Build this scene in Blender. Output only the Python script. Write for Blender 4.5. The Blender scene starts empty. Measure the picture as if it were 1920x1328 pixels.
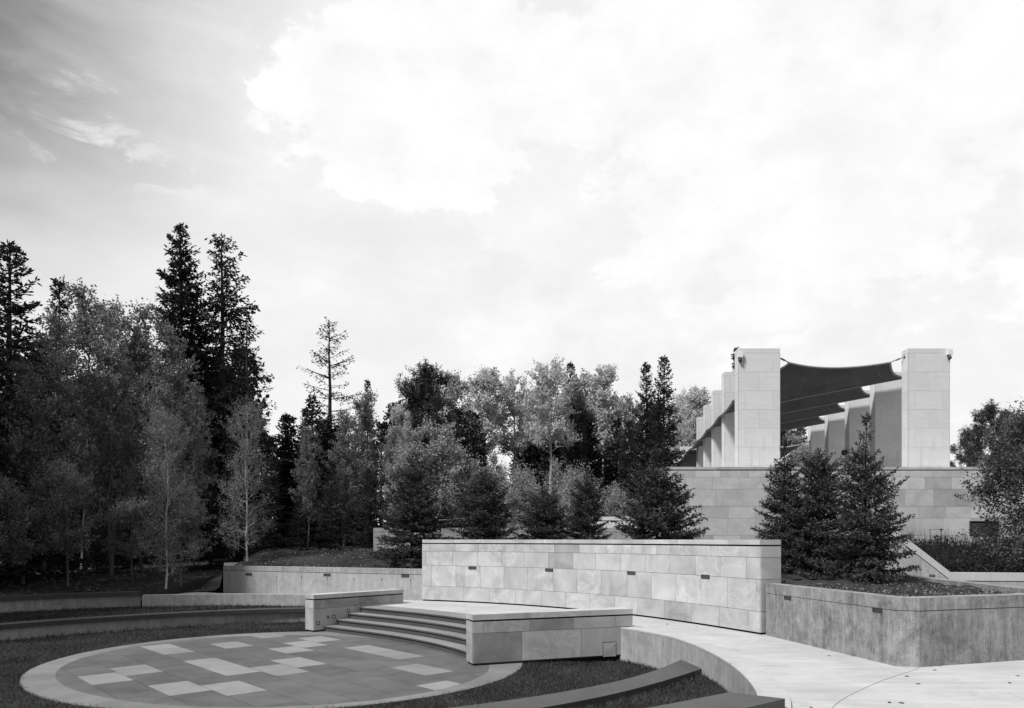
import bpy, math, random
import numpy as np
from math import radians as R, pi, sin, cos

S = bpy.context.scene
COL = S.collection
# ------------------------------------------------------------------ camera
cam = bpy.data.objects.new("camera", bpy.data.cameras.new("camera"))
COL.objects.link(cam)
cam.location = (0, 0, 2.9)
cam.rotation_euler = (R(90), 0, 0)
cam.data.sensor_width = 36
cam.data.lens = 26.06
cam.data.shift_y = 0.18125
cam.data.clip_start = 0.1
cam.data.clip_end = 3000
S.camera = cam
S.view_settings.view_transform = 'Standard'
S.view_settings.look = 'None'
S.view_settings.gamma = 1
S.view_settings.exposure = 0.2
S.cycles.max_bounces = 6
S.cycles.diffuse_bounces = 3
S.cycles.transparent_max_bounces = 4

SUN_AZ = R(-130)      # from +Y towards +X; negative is to the left
SUN_EL = R(51)
# ------------------------------------------------------------------ world
W = bpy.data.worlds.new("World"); S.world = W; W.use_nodes = True
nt = W.node_tree; nt.nodes.clear()
def N(t, tree=None, **k):
    n = (tree or nt).nodes.new(t)
    for a, b in k.items(): setattr(n, a, b)
    return n
def lk(a, b, tree=None): (tree or nt).links.new(a, b)
def math_(op, a, b=None, c=None, tree=None, clamp=False):
    n = N('ShaderNodeMath', tree, operation=op, use_clamp=clamp)
    for i, v in enumerate((a, b, c)):
        if v is None: continue
        if isinstance(v, (int, float)): n.inputs[i].default_value = v
        else: lk(v, n.inputs[i], tree)
    return n.outputs[0]
def maprange(v, a, b, c, d, tree=None, smooth=True):
    n = N('ShaderNodeMapRange', tree, interpolation_type='SMOOTHSTEP' if smooth else 'LINEAR')
    lk(v, n.inputs[0], tree)
    for i, x in enumerate((a, b, c, d)): n.inputs[i + 1].default_value = x
    return n.outputs[0]
sky = N('ShaderNodeTexSky', sky_type='NISHITA', sun_disc=False, sun_elevation=SUN_EL, sun_rotation=SUN_AZ,
        altitude=600, air_density=1, dust_density=1.5, ozone_density=1)
bw = N('ShaderNodeRGBToBW'); lk(sky.outputs[0], bw.inputs[0])
tc = N('ShaderNodeTexCoord')
def direction(px, py):
    v = np.array([px - 960, 1390, 1012 - py], float)
    return v / np.linalg.norm(v)
def noise_w(scale, detail, rough, dist, zs=1.7, off=(0, 0, 0)):
    mp = N('ShaderNodeMapping'); lk(tc.outputs['Generated'], mp.inputs[0])
    mp.inputs['Scale'].default_value = (1, 1, zs); mp.inputs['Location'].default_value = off
    n = N('ShaderNodeTexNoise'); lk(mp.outputs[0], n.inputs['Vector'])
    n.inputs['Scale'].default_value = scale; n.inputs['Detail'].default_value = detail
    n.inputs['Roughness'].default_value = rough; n.inputs['Distortion'].default_value = dist
    return n.outputs[0]
n_big = noise_w(3.2, 9, .56, .25, 1.8, (3.1, 1.2, .4))
n_fine = noise_w(10, 9, .6, .15, 1.5, (.7, 4.2, 2.2))
n_streak = noise_w(5, 7, .55, .6, 4.0, (5, 2, 9))
n_wisp = noise_w(13, 8, .62, .5, 2.6, (1.3, 7.7, 3.1))
# cumulus banks that stand in the sky: direction, angular radius, weight
warp = math_('MULTIPLY', math_('SUBTRACT', n_big, .5), 1.0)
warp2 = math_('MULTIPLY', math_('SUBTRACT', n_fine, .5), 2.3)
bank = None
for px, py, r, w in ((850, 190, .17, 1.0), (700, 190, .12, 1.0), (960, 130, .16, .9), (570, 245, .07, .9), (545, 120, .06, .9),
                     (1250, 120, .20, .85), (1500, 250, .35, .8), (1200, 330, .3, .6), (190, 285, .06, .55), (130, 296, .05, .5), (250, 305, .06, .45), (330, 335, .06, .4),
                     (70, 200, .05, .25), (1650, 60, .2, .6)):
    d = direction(px, py)
    vm = N('ShaderNodeVectorMath', operation='DISTANCE'); lk(tc.outputs['Generated'], vm.inputs[0]); vm.inputs[1].default_value = d
    dd = math_('SUBTRACT', math_('SUBTRACT', math_('DIVIDE', vm.outputs['Value'], r), warp), warp2)
    m = maprange(dd, .60, 1.05, w, 0) if r > .1 else math_('MULTIPLY', maprange(dd, .2, 1.6, w, 0), maprange(n_wisp, .40, .62, 0, 1))
    bank = m if bank is None else math_('MAXIMUM', bank, m)
sep = N('ShaderNodeSeparateXYZ'); lk(tc.outputs['Generated'], sep.inputs[0])
az = math_('ARCTAN2', sep.outputs[0], sep.outputs[1])        # 0 ahead, + to the right
elev = math_('ARCSINE', sep.outputs[2])
veil = math_('MULTIPLY', maprange(az, -.95, .05, 0.0, 1), maprange(math_('ABSOLUTE', az), 1.1, 2.2, 1, .2))                       # thin bright overcast to the right, clear deep sky to the left
low = maprange(elev, .55, .02, 0, 1)                         # whitish towards the horizon
veil = math_('MAXIMUM', veil, math_('MULTIPLY', low, .95))
strk = maprange(n_streak, .35, .75, -.08, .10)
cl = maprange(n_big, .35, .70, -.08, .10)
veil = math_('ADD', math_('ADD', math_('MULTIPLY', veil, .66), strk), cl)
vmask = math_('MAXIMUM', veil, bank)
vmask = math_('ADD', vmask, math_('MULTIPLY', bank, .16), clamp=True)
vz = N('ShaderNodeVectorMath', operation='DISTANCE'); lk(tc.outputs['Generated'], vz.inputs[0]); vz.inputs[1].default_value = direction(-250, -260)
deep = maprange(vz.outputs['Value'], .14, .37, .16, 1.0, smooth=False)                # the clear sky deepens away from the cloud banks
deep = math_('MINIMUM', deep, maprange(math_('ABSOLUTE', az), 1.7, .95, .38, 1.0))
clear = math_('MULTIPLY', math_('ADD', math_('MULTIPLY', bw.outputs[0], .12), 6.75), deep)   # grey clear sky
cloud = math_('ADD', 8.55, math_('MULTIPLY', math_('SUBTRACT', n_fine, .5), 3.2))
lum = math_('ADD', math_('MULTIPLY', clear, math_('SUBTRACT', 1.0, vmask)), math_('MULTIPLY', vmask, cloud))
comb = N('ShaderNodeCombineColor')
for i in range(3): lk(lum, comb.inputs[i])
bg = N('ShaderNodeBackground'); lk(comb.outputs[0], bg.inputs[0]); bg.inputs[1].default_value = .1
wo = N('ShaderNodeOutputWorld'); lk(bg.outputs[0], wo.inputs[0])
# ------------------------------------------------------------------ sun
sl = bpy.data.lights.new("sun", 'SUN'); sl.energy = 4.2; sl.angle = R(11); sl.color = (1, 1, 1)
sun = bpy.data.objects.new("sun", sl); COL.objects.link(sun)
sd = (cos(SUN_EL) * sin(SUN_AZ), cos(SUN_EL) * cos(SUN_AZ), sin(SUN_EL))
import mathutils
sun.rotation_euler = mathutils.Vector(sd).to_track_quat('Z', 'Y').to_euler()

# ================================================================== helpers
def tag(o, label=None, cat=None, group=None, kind=None):
    if label: o['label'] = label
    if cat: o['category'] = cat
    if group: o['group'] = group
    if kind: o['kind'] = kind
    return o
def empty(name, loc, label=None, cat=None, group=None):
    o = bpy.data.objects.new(name, None); COL.objects.link(o)
    o.empty_display_size = .2
    o.location = loc
    return tag(o, label, cat, group)
def link(name, me, parent=None):
    o = bpy.data.objects.new(name, me); COL.objects.link(o)
    if parent:
        o.parent = parent
        o.location = (-parent.location.x, -parent.location.y, -parent.location.z)   # mesh data is in world coordinates
    return o
class MB:
    """mesh accumulator: faces with uv and one random tone each"""
    def __init__(s): s.v = []; s.f = []; s.uv = []; s.t = []; s.mi = []
    def face(s, pts, uv=None, t=.5, mi=0):
        b = len(s.v); s.v += [tuple(p) for p in pts]; s.f.append(tuple(range(b, b + len(pts))))
        s.uv += list(uv) if uv is not None else [(0, 0)] * len(pts); s.t.append(t); s.mi.append(mi)
    def box(s, p, q, t=.5, mi=0):
        x0, y0, z0 = p; x1, y1, z1 = q
        c = [(x0, y0), (x1, y0), (x1, y1), (x0, y1)]
        s.prism(c, z0, z1, t, mi)
    def prism(s, c, z0, z1, t=.5, mi=0, uvs=True):
        n = len(c); u = 0
        for i in range(n):
            a, b = c[i], c[(i + 1) % n]; L = math.hypot(b[0] - a[0], b[1] - a[1])
            s.face([(a[0], a[1], z0), (b[0], b[1], z0), (b[0], b[1], z1), (a[0], a[1], z1)], [(u, z0), (u + L, z0), (u + L, z1), (u, z1)], t, mi); u += L
        s.face([(p[0], p[1], z1) for p in c], [(p[0], p[1]) for p in c], t, mi)
        s.face([(p[0], p[1], z0) for p in reversed(c)], [(p[0], p[1]) for p in reversed(c)], t, mi)
    def tube(s, pts, rad, n=6, t=.5, mi=0, caps=True):
        pts = [np.array(p, float) for p in pts]
        rings = []
        for i, p in enumerate(pts):
            d = pts[min(i + 1, len(pts) - 1)] - pts[max(i - 1, 0)]; d /= np.linalg.norm(d) + 1e-9
            a = np.cross(d, (0, 0, 1.0));
            if np.linalg.norm(a) < .05: a = np.cross(d, (1.0, 0, 0))
            a /= np.linalg.norm(a); b = np.cross(a, d)
            r = rad[i] if hasattr(rad, '__len__') else rad
            rings.append([p + r * (cos(2 * pi * k / n) * a + sin(2 * pi * k / n) * b) for k in range(n)])
        for i in range(len(pts) - 1):
            for k in range(n):
                k2 = (k + 1) % n
                s.face([rings[i][k2], rings[i][k], rings[i + 1][k], rings[i + 1][k2]], None, t, mi)
        if caps:
            s.face(rings[0], None, t, mi); s.face(rings[-1][::-1], None, t, mi)
    def build(s, name, mats, parent=None, smooth=False):
        me = bpy.data.meshes.new(name)
        me.from_pydata(s.v, [], s.f)
        ul = me.uv_layers.new(name="uv")
        ul.data.foreach_set("uv", np.array(s.uv, 'f').ravel())
        at = me.attributes.new("tone", 'FLOAT', 'FACE'); at.data.foreach_set("value", np.array(s.t, 'f'))
        for m in (mats if isinstance(mats, (list, tuple)) else [mats]): me.materials.append(m)
        me.polygons.foreach_set("material_index", np.array(s.mi, 'i'))
        if smooth: me.shade_smooth()
        me.update()
        return link(name, me, parent)
def quad_mesh(name, Q, mat, tone=None, extra=None):
    """fast mesh from an (n,4,3) array of quads"""
    n = len(Q); me = bpy.data.meshes.new(name)
    me.vertices.add(4 * n); me.vertices.foreach_set("co", np.asarray(Q, 'f').ravel())
    me.loops.add(4 * n); me.loops.foreach_set("vertex_index", np.arange(4 * n, dtype='i'))
    me.polygons.add(n); me.polygons.foreach_set("loop_start", np.arange(0, 4 * n, 4, dtype='i'))
    if tone is not None:
        at = me.attributes.new("tone", 'FLOAT', 'FACE'); at.data.foreach_set("value", np.asarray(tone, 'f'))
    me.materials.append(mat); me.update(calc_edges=True)
    return me
# ---- paths
def spline(pts, step=.3):
    P = np.array(pts, float); out = []
    E = np.vstack([2 * P[0] - P[1], P, 2 * P[-1] - P[-2]])
    for i in range(1, len(E) - 2):
        p0, p1, p2, p3 = E[i - 1:i + 3]; n = max(2, int(np.linalg.norm(p2 - p1) / step))
        for k in range(n):
            t = k / n
            out.append(.5 * (2 * p1 + (p2 - p0) * t + (2 * p0 - 5 * p1 + 4 * p2 - p3) * t * t + (3 * p1 - p0 - 3 * p2 + p3) * t ** 3))
    out.append(P[-1]); return np.array(out)
def cum(P): return np.r_[0, np.cumsum(np.hypot(*np.diff(P, axis=0).T))]
def at_s(P, s):
    c = cum(P); return np.array([np.interp(s, c, P[:, 0]), np.interp(s, c, P[:, 1])])
def smoothed(P):
    """three passes of a 1-2-1 filter, ends kept"""
    P = P.copy()
    for _ in range(25): P[1:-1] = .25 * P[:-2] + .5 * P[1:-1] + .25 * P[2:]
    return P
def offset(P, d):
    """shift a path by d to its left (mitred)"""
    P = np.array(P, float); D = np.diff(P, axis=0); D /= np.linalg.norm(D, axis=1)[:, None]
    Nn = np.c_[-D[:, 1], D[:, 0]]
    A = np.vstack([Nn[:1], Nn]); B = np.vstack([Nn, Nn[-1:]])
    M = A + B; M /= np.linalg.norm(M, axis=1)[:, None]
    return P + M * (d / np.maximum((M * A).sum(1), .35))[:, None]
def strip(mb, A, B, z0, z1, t=.5, mi=0, topuv=True):
    """solid between polyline A (front, on the right-hand side) and B (back)"""
    n = len(A); z0 = np.broadcast_to(z0, n); z1 = np.broadcast_to(z1, n)
    c = cum(np.asarray(A))
    for i in range(n - 1):
        a, a2, b, b2 = A[i], A[i + 1], B[i], B[i + 1]; u, v = c[i], c[i + 1]
        w = math.hypot(*(np.asarray(b) - a))
        mb.face([(a[0], a[1], z0[i]), (a2[0], a2[1], z0[i + 1]), (a2[0], a2[1], z1[i + 1]), (a[0], a[1], z1[i])], [(u, z0[i]), (v, z0[i]), (v, z1[i]), (u, z1[i])], t, mi)
        mb.face([(a[0], a[1], z1[i]), (a2[0], a2[1], z1[i + 1]), (b2[0], b2[1], z1[i + 1]), (b[0], b[1], z1[i])], [(u, 9), (v, 9), (v, 9 + w), (u, 9 + w)], t, mi)
        mb.face([(b2[0], b2[1], z0[i + 1]), (b[0], b[1], z0[i]), (b[0], b[1], z1[i]), (b2[0], b2[1], z1[i + 1])], [(v, z0[i]), (u, z0[i]), (u, z1[i]), (v, z1[i])], t, mi)
        mb.face([(b[0], b[1], z0[i]), (b2[0], b2[1], z0[i + 1]), (a2[0], a2[1], z0[i + 1]), (a[0], a[1], z0[i])], None, t, mi)
    a, b = A[0], B[0]; w = math.hypot(*(np.asarray(b) - a))
    mb.face([(b[0], b[1], z0[0]), (a[0], a[1], z0[0]), (a[0], a[1], z1[0]), (b[0], b[1], z1[0])], [(-w, z0[0]), (0, z0[0]), (0, z1[0]), (-w, z1[0])], t, mi)
    a, b = A[-1], B[-1]; u = c[-1]
    mb.face([(a[0], a[1], z0[-1]), (b[0], b[1], z0[-1]), (b[0], b[1], z1[-1]), (a[0], a[1], z1[-1])], [(u, z0[-1]), (u + w, z0[-1]), (u + w, z1[-1]), (u, z1[-1])], t, mi)
def clad(mb, P, zs, lens, seed, off=.02, gap=.009, shift=None, mi=0, seglen=.4):
    """stone slabs laid in courses on the right-hand side of path P, each slab its own face with thin open joints"""
    rg = random.Random(seed); P = np.asarray(P, float); Sx = cum(P)[-1]
    Of = offset(P, -off)
    c = cum(P)
    f = lambda s, Q: (float(np.interp(s, c, Q[:, 0])), float(np.interp(s, c, Q[:, 1])))
    for k in range(len(zs) - 1):
        z0, z1 = zs[k] + gap / 2, zs[k + 1] - gap / 2
        s = -(rg.random() * lens[k % len(lens)] * .8 if shift is None else shift[k % len(shift)])
        while s < Sx - 1e-4:
            L = lens[k % len(lens)] * (rg.choice((1, 1, 1, .93, 1.07)) if shift is None else 1)
            a, b = max(s, 0), min(s + L, Sx); s += L
            if b - a < .03: continue
            ga = gap / 2 if a > 0 else 0; gb = gap / 2 if b < Sx else 0
            t = rg.random(); m = max(1, int((b - a) / seglen + .5)) if len(P) > 2 else 1
            q = [a + ga + (b - gb - a - ga) * i / m for i in range(m + 1)]
            fr = [f(x, Of) for x in q]; bk = [f(x, P) for x in q]
            for i in range(m):
                mb.face([(*fr[i], z0), (*fr[i + 1], z0), (*fr[i + 1], z1), (*fr[i], z1)], [(q[i], z0), (q[i + 1], z0), (q[i + 1], z1), (q[i], z1)], t, mi)
                mb.face([(*fr[i], z1), (*fr[i + 1], z1), (*bk[i + 1], z1), (*bk[i], z1)], None, t, mi)
                mb.face([(*bk[i], z0), (*bk[i + 1], z0), (*fr[i + 1], z0), (*fr[i], z0)], None, t, mi)
            mb.face([(*bk[0], z0), (*fr[0], z0), (*fr[0], z1), (*bk[0], z1)], None, t, mi)
            mb.face([(*fr[m], z0), (*bk[m], z0), (*bk[m], z1), (*fr[m], z1)], None, t, mi)
# ---- pixel helpers: used only to read measured sizes and places off the photograph
def gp(px, py, z):
    Y = (2.9 - z) * 1390 / (py - 1012); return np.array([(px - 960) / 1390 * Y, Y])
def xat(px, Y): return (px - 960) / 1390 * Y
def zat(py, Y): return 2.9 + (1012 - py) / 1390 * Y

# ================================================================== materials (a black-and-white photograph: all greys)
def mat(name, rough=.85, spec=.3):
    m = bpy.data.materials.new(name); m.use_nodes = True; t = m.node_tree; t.nodes.clear()
    o = N('ShaderNodeOutputMaterial', t); p = N('ShaderNodeBsdfPrincipled', t)
    p.inputs['Roughness'].default_value = rough; p.inputs['Specular IOR Level'].default_value = spec
    lk(p.outputs[0], o.inputs[0], t)
    return m, t, p
def grey(t, v, sock):
    c = N('ShaderNodeCombineColor', t)
    for i in range(3): lk(v, c.inputs[i], t)
    lk(c.outputs[0], sock, t)
def nz(t, vec, scale, detail=5, rough=.55, dist=0, sc=(1, 1, 1), off=None):
    mp = N('ShaderNodeMapping', t); lk(vec, mp.inputs[0], t); mp.inputs['Scale'].default_value = sc
    if off is not None: lk(off, mp.inputs['Location'], t)
    n = N('ShaderNodeTexNoise', t); lk(mp.outputs[0], n.inputs['Vector'], t)
    n.inputs['Scale'].default_value = scale; n.inputs['Detail'].default_value = detail
    n.inputs['Roughness'].default_value = rough; n.inputs['Distortion'].default_value = dist
    return n.outputs[0]
def sm(t, *terms):
    v = terms[0]
    for x in terms[1:]: v = math_('ADD', v, x, tree=t)
    return v
def sc_(t, n, a, b):      # noise -> roughly a..b
    return maprange(n, .28, .72, a, b, t, False)
def bump(t, p, h, strength, dist=.02):
    b = N('ShaderNodeBump', t); b.inputs['Strength'].default_value = strength; b.inputs['Distance'].default_value = dist
    lk(h, b.inputs['Height'], t); lk(b.outputs[0], p.inputs['Normal'], t)
def coords(t): 
    n = N('ShaderNodeTexCoord', t); return n.outputs['Object'], n.outputs['UV']
def tone(t):
    a = N('ShaderNodeAttribute', t, attribute_name='tone'); return a.outputs['Fac']

def stone_mat(name, base, spread, vein, fine, dark_frac=.12, sediment=0):
    m, t, p = mat(name, .75, .3); ob, uv = coords(t); tn = tone(t)
    offv = N('ShaderNodeCombineXYZ', t)
    lk(math_('MULTIPLY', tn, 91.7, tree=t), offv.inputs[0], t); lk(math_('MULTIPLY', tn, 37.3, tree=t), offv.inputs[1], t); lk(math_('MULTIPLY', tn, 53.1, tree=t), offv.inputs[2], t)
    v1 = nz(t, ob, .85, 6, .6, 1.9, (1, 1, 1.3), offv.outputs[0])
    ridge = math_('ABSOLUTE', math_('SUBTRACT', v1, .5, tree=t), tree=t)
    veinl = math_('MULTIPLY', maprange(ridge, 0, .05, vein * .7, 0, t), maprange(math_('FRACT', math_('MULTIPLY', tn, 7.7, tree=t), tree=t), .2, .9, .05, 1.2, t), tree=t)
    cloud_ = sc_(t, nz(t, ob, .9, 4, .55, 1.2, (1, 1, 1), offv.outputs[0]), -vein, vein)
    fn = sc_(t, nz(t, ob, 34, 4, .7), -fine, fine)
    spk = sc_(t, nz(t, ob, 190, 2, .6), -fine * .9, fine * .9)
    t2 = math_('FRACT', math_('MULTIPLY', tn, 17.3, tree=t), tree=t)
    blk = maprange(t2, 0, 1, base - spread, base + spread, t, False)
    drk = maprange(tn, 0, dark_frac, -base * .33, 0, t, False)
    terms = [blk, drk, veinl, cloud_, fn, spk]
    if sediment:
        terms.append(sc_(t, nz(t, ob, 1.6, 6, .65, .9, (1, 1, 9), offv.outputs[0]), -sediment, sediment))
    st = nz(t, ob, 1.1, 6, .6, .3, (2.2, 2.2, .35)); terms.append(maprange(st, .56, .8, 0, -base * .16, t))
    v = sm(t, *terms); grey(t, v, p.inputs['Base Color'])
    bump(t, p, sm(t, math_('MULTIPLY', spk, 8, tree=t), math_('MULTIPLY', fn, 6, tree=t)), .25, .004)
    return m
def concrete_mat(name, base, streak, blot, ties=False, fine=.02):
    m, t, p = mat(name, .88, .25); ob, uv = coords(t)
    a = sc_(t, nz(t, uv, 1, 6, .7, .5, (7, .9, 1)), -streak * .8, streak * .8)
    a2 = sc_(t, nz(t, uv, 1, 6, .75, .4, (34, 4.5, 1)), -streak * .6, streak * .6)
    b = math_('ADD', sc_(t, nz(t, uv, 1.3, 7, .66, .8), -blot, blot, ), sc_(t, nz(t, uv, 5.5, 6, .7, .6), -blot * .7, blot * .7), tree=t)
    c = sc_(t, nz(t, ob, 26, 4, .7), -fine, fine)
    d = sc_(t, nz(t, ob, 150, 2, .6), -fine, fine)
    pits = maprange(nz(t, uv, 22, 2, .5), .70, .76, 0, -base * .45, t)
    v = sm(t, a, a2, b, c, d, pits)
    sx = N('ShaderNodeSeparateXYZ', t); lk(uv, sx.inputs[0], t)
    # board seams
    fr = math_('FRACT', math_('MULTIPLY', sx.outputs[0], 1 / .61, tree=t), tree=t)
    seam = maprange(math_('ABSOLUTE', math_('SUBTRACT', fr, .5, tree=t), tree=t), 0, .012, -base * .28, 0, t)
    v = math_('ADD', v, seam, tree=t)
    # lime run-off and rain staining from the top edge
    rn = nz(t, uv, 1, 5, .7, 0, (6.5, .25, 1))
    v = math_('ADD', v, maprange(rn, .56, .78, 0, base * .5, t), tree=t)
    if ties:
        for off in (.30,):
            f2 = math_('SUBTRACT', math_('FRACT', math_('MULTIPLY', sx.outputs[0], 1 / 1.22, tree=t), tree=t), .25, tree=t)
            dx = math_('MULTIPLY', f2, 1.22, tree=t); dz = math_('SUBTRACT', sx.outputs[1], ties, tree=t)
            rr = math_('SQRT', math_('ADD', math_('MULTIPLY', dx, dx, tree=t), math_('MULTIPLY', dz, dz, tree=t), tree=t), tree=t)
            v = math_('ADD', v, maprange(rr, .022, .034, -base * .7, 0, t), tree=t)
            run = math_('MULTIPLY', maprange(math_('ABSOLUTE', dx, tree=t), .004, .03, -base * .30, 0, t), maprange(dz, -.45, 0, 0, 1, t), tree=t)
            run = math_('MULTIPLY', run, math_('LESS_THAN', dz, 0.0, tree=t), tree=t)
            v = math_('ADD', v, run, tree=t)
    v = math_('MAXIMUM', math_('ADD', v, base, tree=t), .02, tree=t)
    grey(t, v, p.inputs['Base Color'])
    bump(t, p, sm(t, math_('MULTIPLY', a2, 4, tree=t), math_('MULTIPLY', d, 6, tree=t), math_('MULTIPLY', pits, 3, tree=t)), .3, .006)
    return m
def granite_mat(name, base, spk, blot=.02, rough=.7, tonespread=.0, spec=.35):
    m, t, p = mat(name, rough, spec); ob, uv = coords(t)
    a = sc_(t, nz(t, ob, 120, 3, .75), -spk, spk); b = sc_(t, nz(t, ob, 1.3, 5, .6, .4), -blot, blot)
    c = sc_(t, nz(t, ob, 38, 4, .75), -spk * .8, spk * .8)
    tt = maprange(tone(t), 0, 1, base - tonespread, base + tonespread, t, False)
    grey(t, math_('MAXIMUM', sm(t, tt, a, b, c), .012, tree=t), p.inputs['Base Color'])
    bump(t, p, math_('MULTIPLY', a, 8, tree=t), .2, .003)
    return m
def plain_mat(name, v, rough=.6, spec=.4, metal=0):
    m, t, p = mat(name, rough, spec); ob, uv = coords(t)
    a = sc_(t, nz(t, ob, 30, 4, .6), v * .88, v * 1.12); grey(t, a, p.inputs['Base Color']); p.inputs['Metallic'].default_value = metal
    return m
def leaf_mat(name, base, var, transl=.35, clump=1.2):
    m = bpy.data.materials.new(name); m.use_nodes = True; t = m.node_tree; t.nodes.clear()
    o = N('ShaderNodeOutputMaterial', t); ob, uv = coords(t)
    v = sm(t, maprange(tone(t), 0, 1, base - var, base + var, t, False), sc_(t, nz(t, ob, clump, 3, .6), -var * .6, var * .6))
    v = math_('MAXIMUM', v, .008, tree=t)
    d = N('ShaderNodeBsdfDiffuse', t); tr = N('ShaderNodeBsdfTranslucent', t); mx = N('ShaderNodeMixShader', t)
    grey(t, v, d.inputs[0]); grey(t, v, tr.inputs[0]); mx.inputs[0].default_value = transl
    lk(d.outputs[0], mx.inputs[1], t); lk(tr.outputs[0], mx.inputs[2], t); lk(mx.outputs[0], o.inputs[0], t)
    return m
def bark_mat(name, base, var, band=0):
    m, t, p = mat(name, .9, .2); ob, uv = coords(t)
    v = sm(t, sc_(t, nz(t, ob, 9, 5, .65, .3, (1, 1, .3)), base - var, base + var))
    if band: v = math_('ADD', v, maprange(nz(t, ob, 4, 4, .6, 0, (1, 1, 3.5)), .58, .66, 0, -band, t), tree=t)
    grey(t, math_('MAXIMUM', v, .01, tree=t), p.inputs['Base Color'])
    return m
def soil_mat(name, base, var, scale=14):
    m, t, p = mat(name, .95, .1); ob, uv = coords(t)
    a = sc_(t, nz(t, ob, scale, 6, .75), base - var, base + var); b = sc_(t, nz(t, ob, .5, 4, .6), -var * .6, var * .6)
    grey(t, math_('MAXIMUM', sm(t, a, b), .008, tree=t), p.inputs['Base Color'])
    bump(t, p, nz(t, ob, scale * 2, 5, .7), .7, .05)
    return m

M = {}
M['sand'] = stone_mat('pale_sandstone', .42, .03, .10, .035, .06)
M['pod'] = stone_mat('podium_sandstone', .43, .065, .06, .03, .22)
M['pier'] = stone_mat('pier_sandstone', .34, .035, .085, .035, .1)
M['lime'] = stone_mat('white_limestone', .60, .025, .02, .014, .0001, .05)
M['joint'] = plain_mat('joint_mortar', .07, .9, .1)
M['sawcut'] = plain_mat('saw_cut_joint', .20, .9, .1)
M['reveal'] = plain_mat('shadow_reveal', .015, .9, .05)
M['conc'] = concrete_mat('board_marked_concrete', .29, .07, .06)
M['concT'] = concrete_mat('retaining_concrete', .33, .06, .055, ties=1.42)
M['concD'] = concrete_mat('weathered_planter_concrete', .225, .10, .085, fine=.045)
M['concP'] = concrete_mat('pale_coping_concrete', .40, .02, .03)
M['gran_d'] = granite_mat('dark_granite_paving', .095, .065, .022, tonespread=.012)
M['gran_l'] = granite_mat('light_granite_paving', .21, .09, .03, tonespread=.025)
M['gran_r'] = granite_mat('grey_granite_ring', .165, .08, .03, tonespread=.02)
M['riser'] = granite_mat('shade_toned_step_granite', .065, .015, .01)  # darker than the treads: riser shade is put into the granite colour
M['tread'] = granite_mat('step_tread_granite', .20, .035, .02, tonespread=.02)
M['bench'] = granite_mat('charcoal_bench_granite', .062, .02, .015, rough=.55)
M['benchD'] = granite_mat('dark_timber_bench', .045, .008, .008, rough=.6)
M['metal'] = plain_mat('dark_metal', .03, .45, .5)
M['steel'] = plain_mat('dull_steel', .16, .45, .5, .6)
M['white'] = plain_mat('white_paint', .72, .5, .4)
M['lens'] = plain_mat('frosted_lens', .55, .4, .5)
M['soil'] = soil_mat('bark_mulch', .035, .022)
M['forest'] = soil_mat('forest_litter', .030, .020, 9)
M['lawnbase'] = soil_mat('turf_soil', .028, .015, 20)
M['grassR'] = leaf_mat('lawn_grass_blades', .068, .05, .25, .7)
M['cover'] = leaf_mat('groundcover_leaves', .035, .015, .3)
M['litter'] = leaf_mat('dry_leaf_litter', .13, .08, .1, 6)
M['fallen'] = plain_mat('fallen_leaf_brown', .05, .8, .2)
M['nd_young'] = leaf_mat('young_spruce_needles', .068, .042, .15, 2.5)
M['nd_old'] = leaf_mat('old_spruce_needles', .034, .014, .15, .8)
M['nd_mid'] = leaf_mat('wood_spruce_needles', .040, .018, .15, 1.0)
M['nd_larch'] = leaf_mat('larch_needles', .34, .1, .3, 1.0)
M['lf_left'] = leaf_mat('dull_birch_leaves', .20, .11, .35, .5)
M['lf_asp'] = leaf_mat('pale_aspen_leaves', .52, .24, .45, .5)
M['lf_mid'] = leaf_mat('mid_aspen_leaves', .32, .18, .4, .5)
M['lf_bush'] = leaf_mat('willow_leaves', .33, .18, .4, .7)
M['lf_pine'] = leaf_mat('pine_needles', .075, .035, .2, .6)
M['lf_right'] = leaf_mat('cherry_leaves', .10, .045, .3, 1.5)
M['bk_dark'] = bark_mat('dark_bark', .035, .015)
M['bk_pale'] = bark_mat('pale_aspen_bark', .36, .10, .22)
M['bk_mid'] = bark_mat('grey_bark', .10, .04, .04)
# canopy fabric: a dense woven membrane that lets a little light through
m_ = bpy.data.materials.new('charcoal_sail_fabric'); m_.use_nodes = True; t_ = m_.node_tree; t_.nodes.clear(); ob_, uv_ = coords(t_)
o_ = N('ShaderNodeOutputMaterial', t_); d_ = N('ShaderNodeBsdfDiffuse', t_); r_t = N('ShaderNodeBsdfTranslucent', t_); x_ = N('ShaderNodeMixShader', t_); x_.inputs[0].default_value = .22
v_ = sm(t_, sc_(t_, nz(t_, ob_, 60, 3, .6), .045, .06), sc_(t_, nz(t_, ob_, .7, 4, .6), -.012, .012))
grey(t_, v_, d_.inputs[0]); grey(t_, v_, r_t.inputs[0]); lk(d_.outputs[0], x_.inputs[1], t_); lk(r_t.outputs[0], x_.inputs[2], t_); lk(x_.outputs[0], o_.inputs[0], t_); M['sail'] = m_
M['lit_hem'] = plain_mat('lit_sail_hem', .24, .8, .2)  # lighter grey stands in for grazing light along the sail edges
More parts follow.
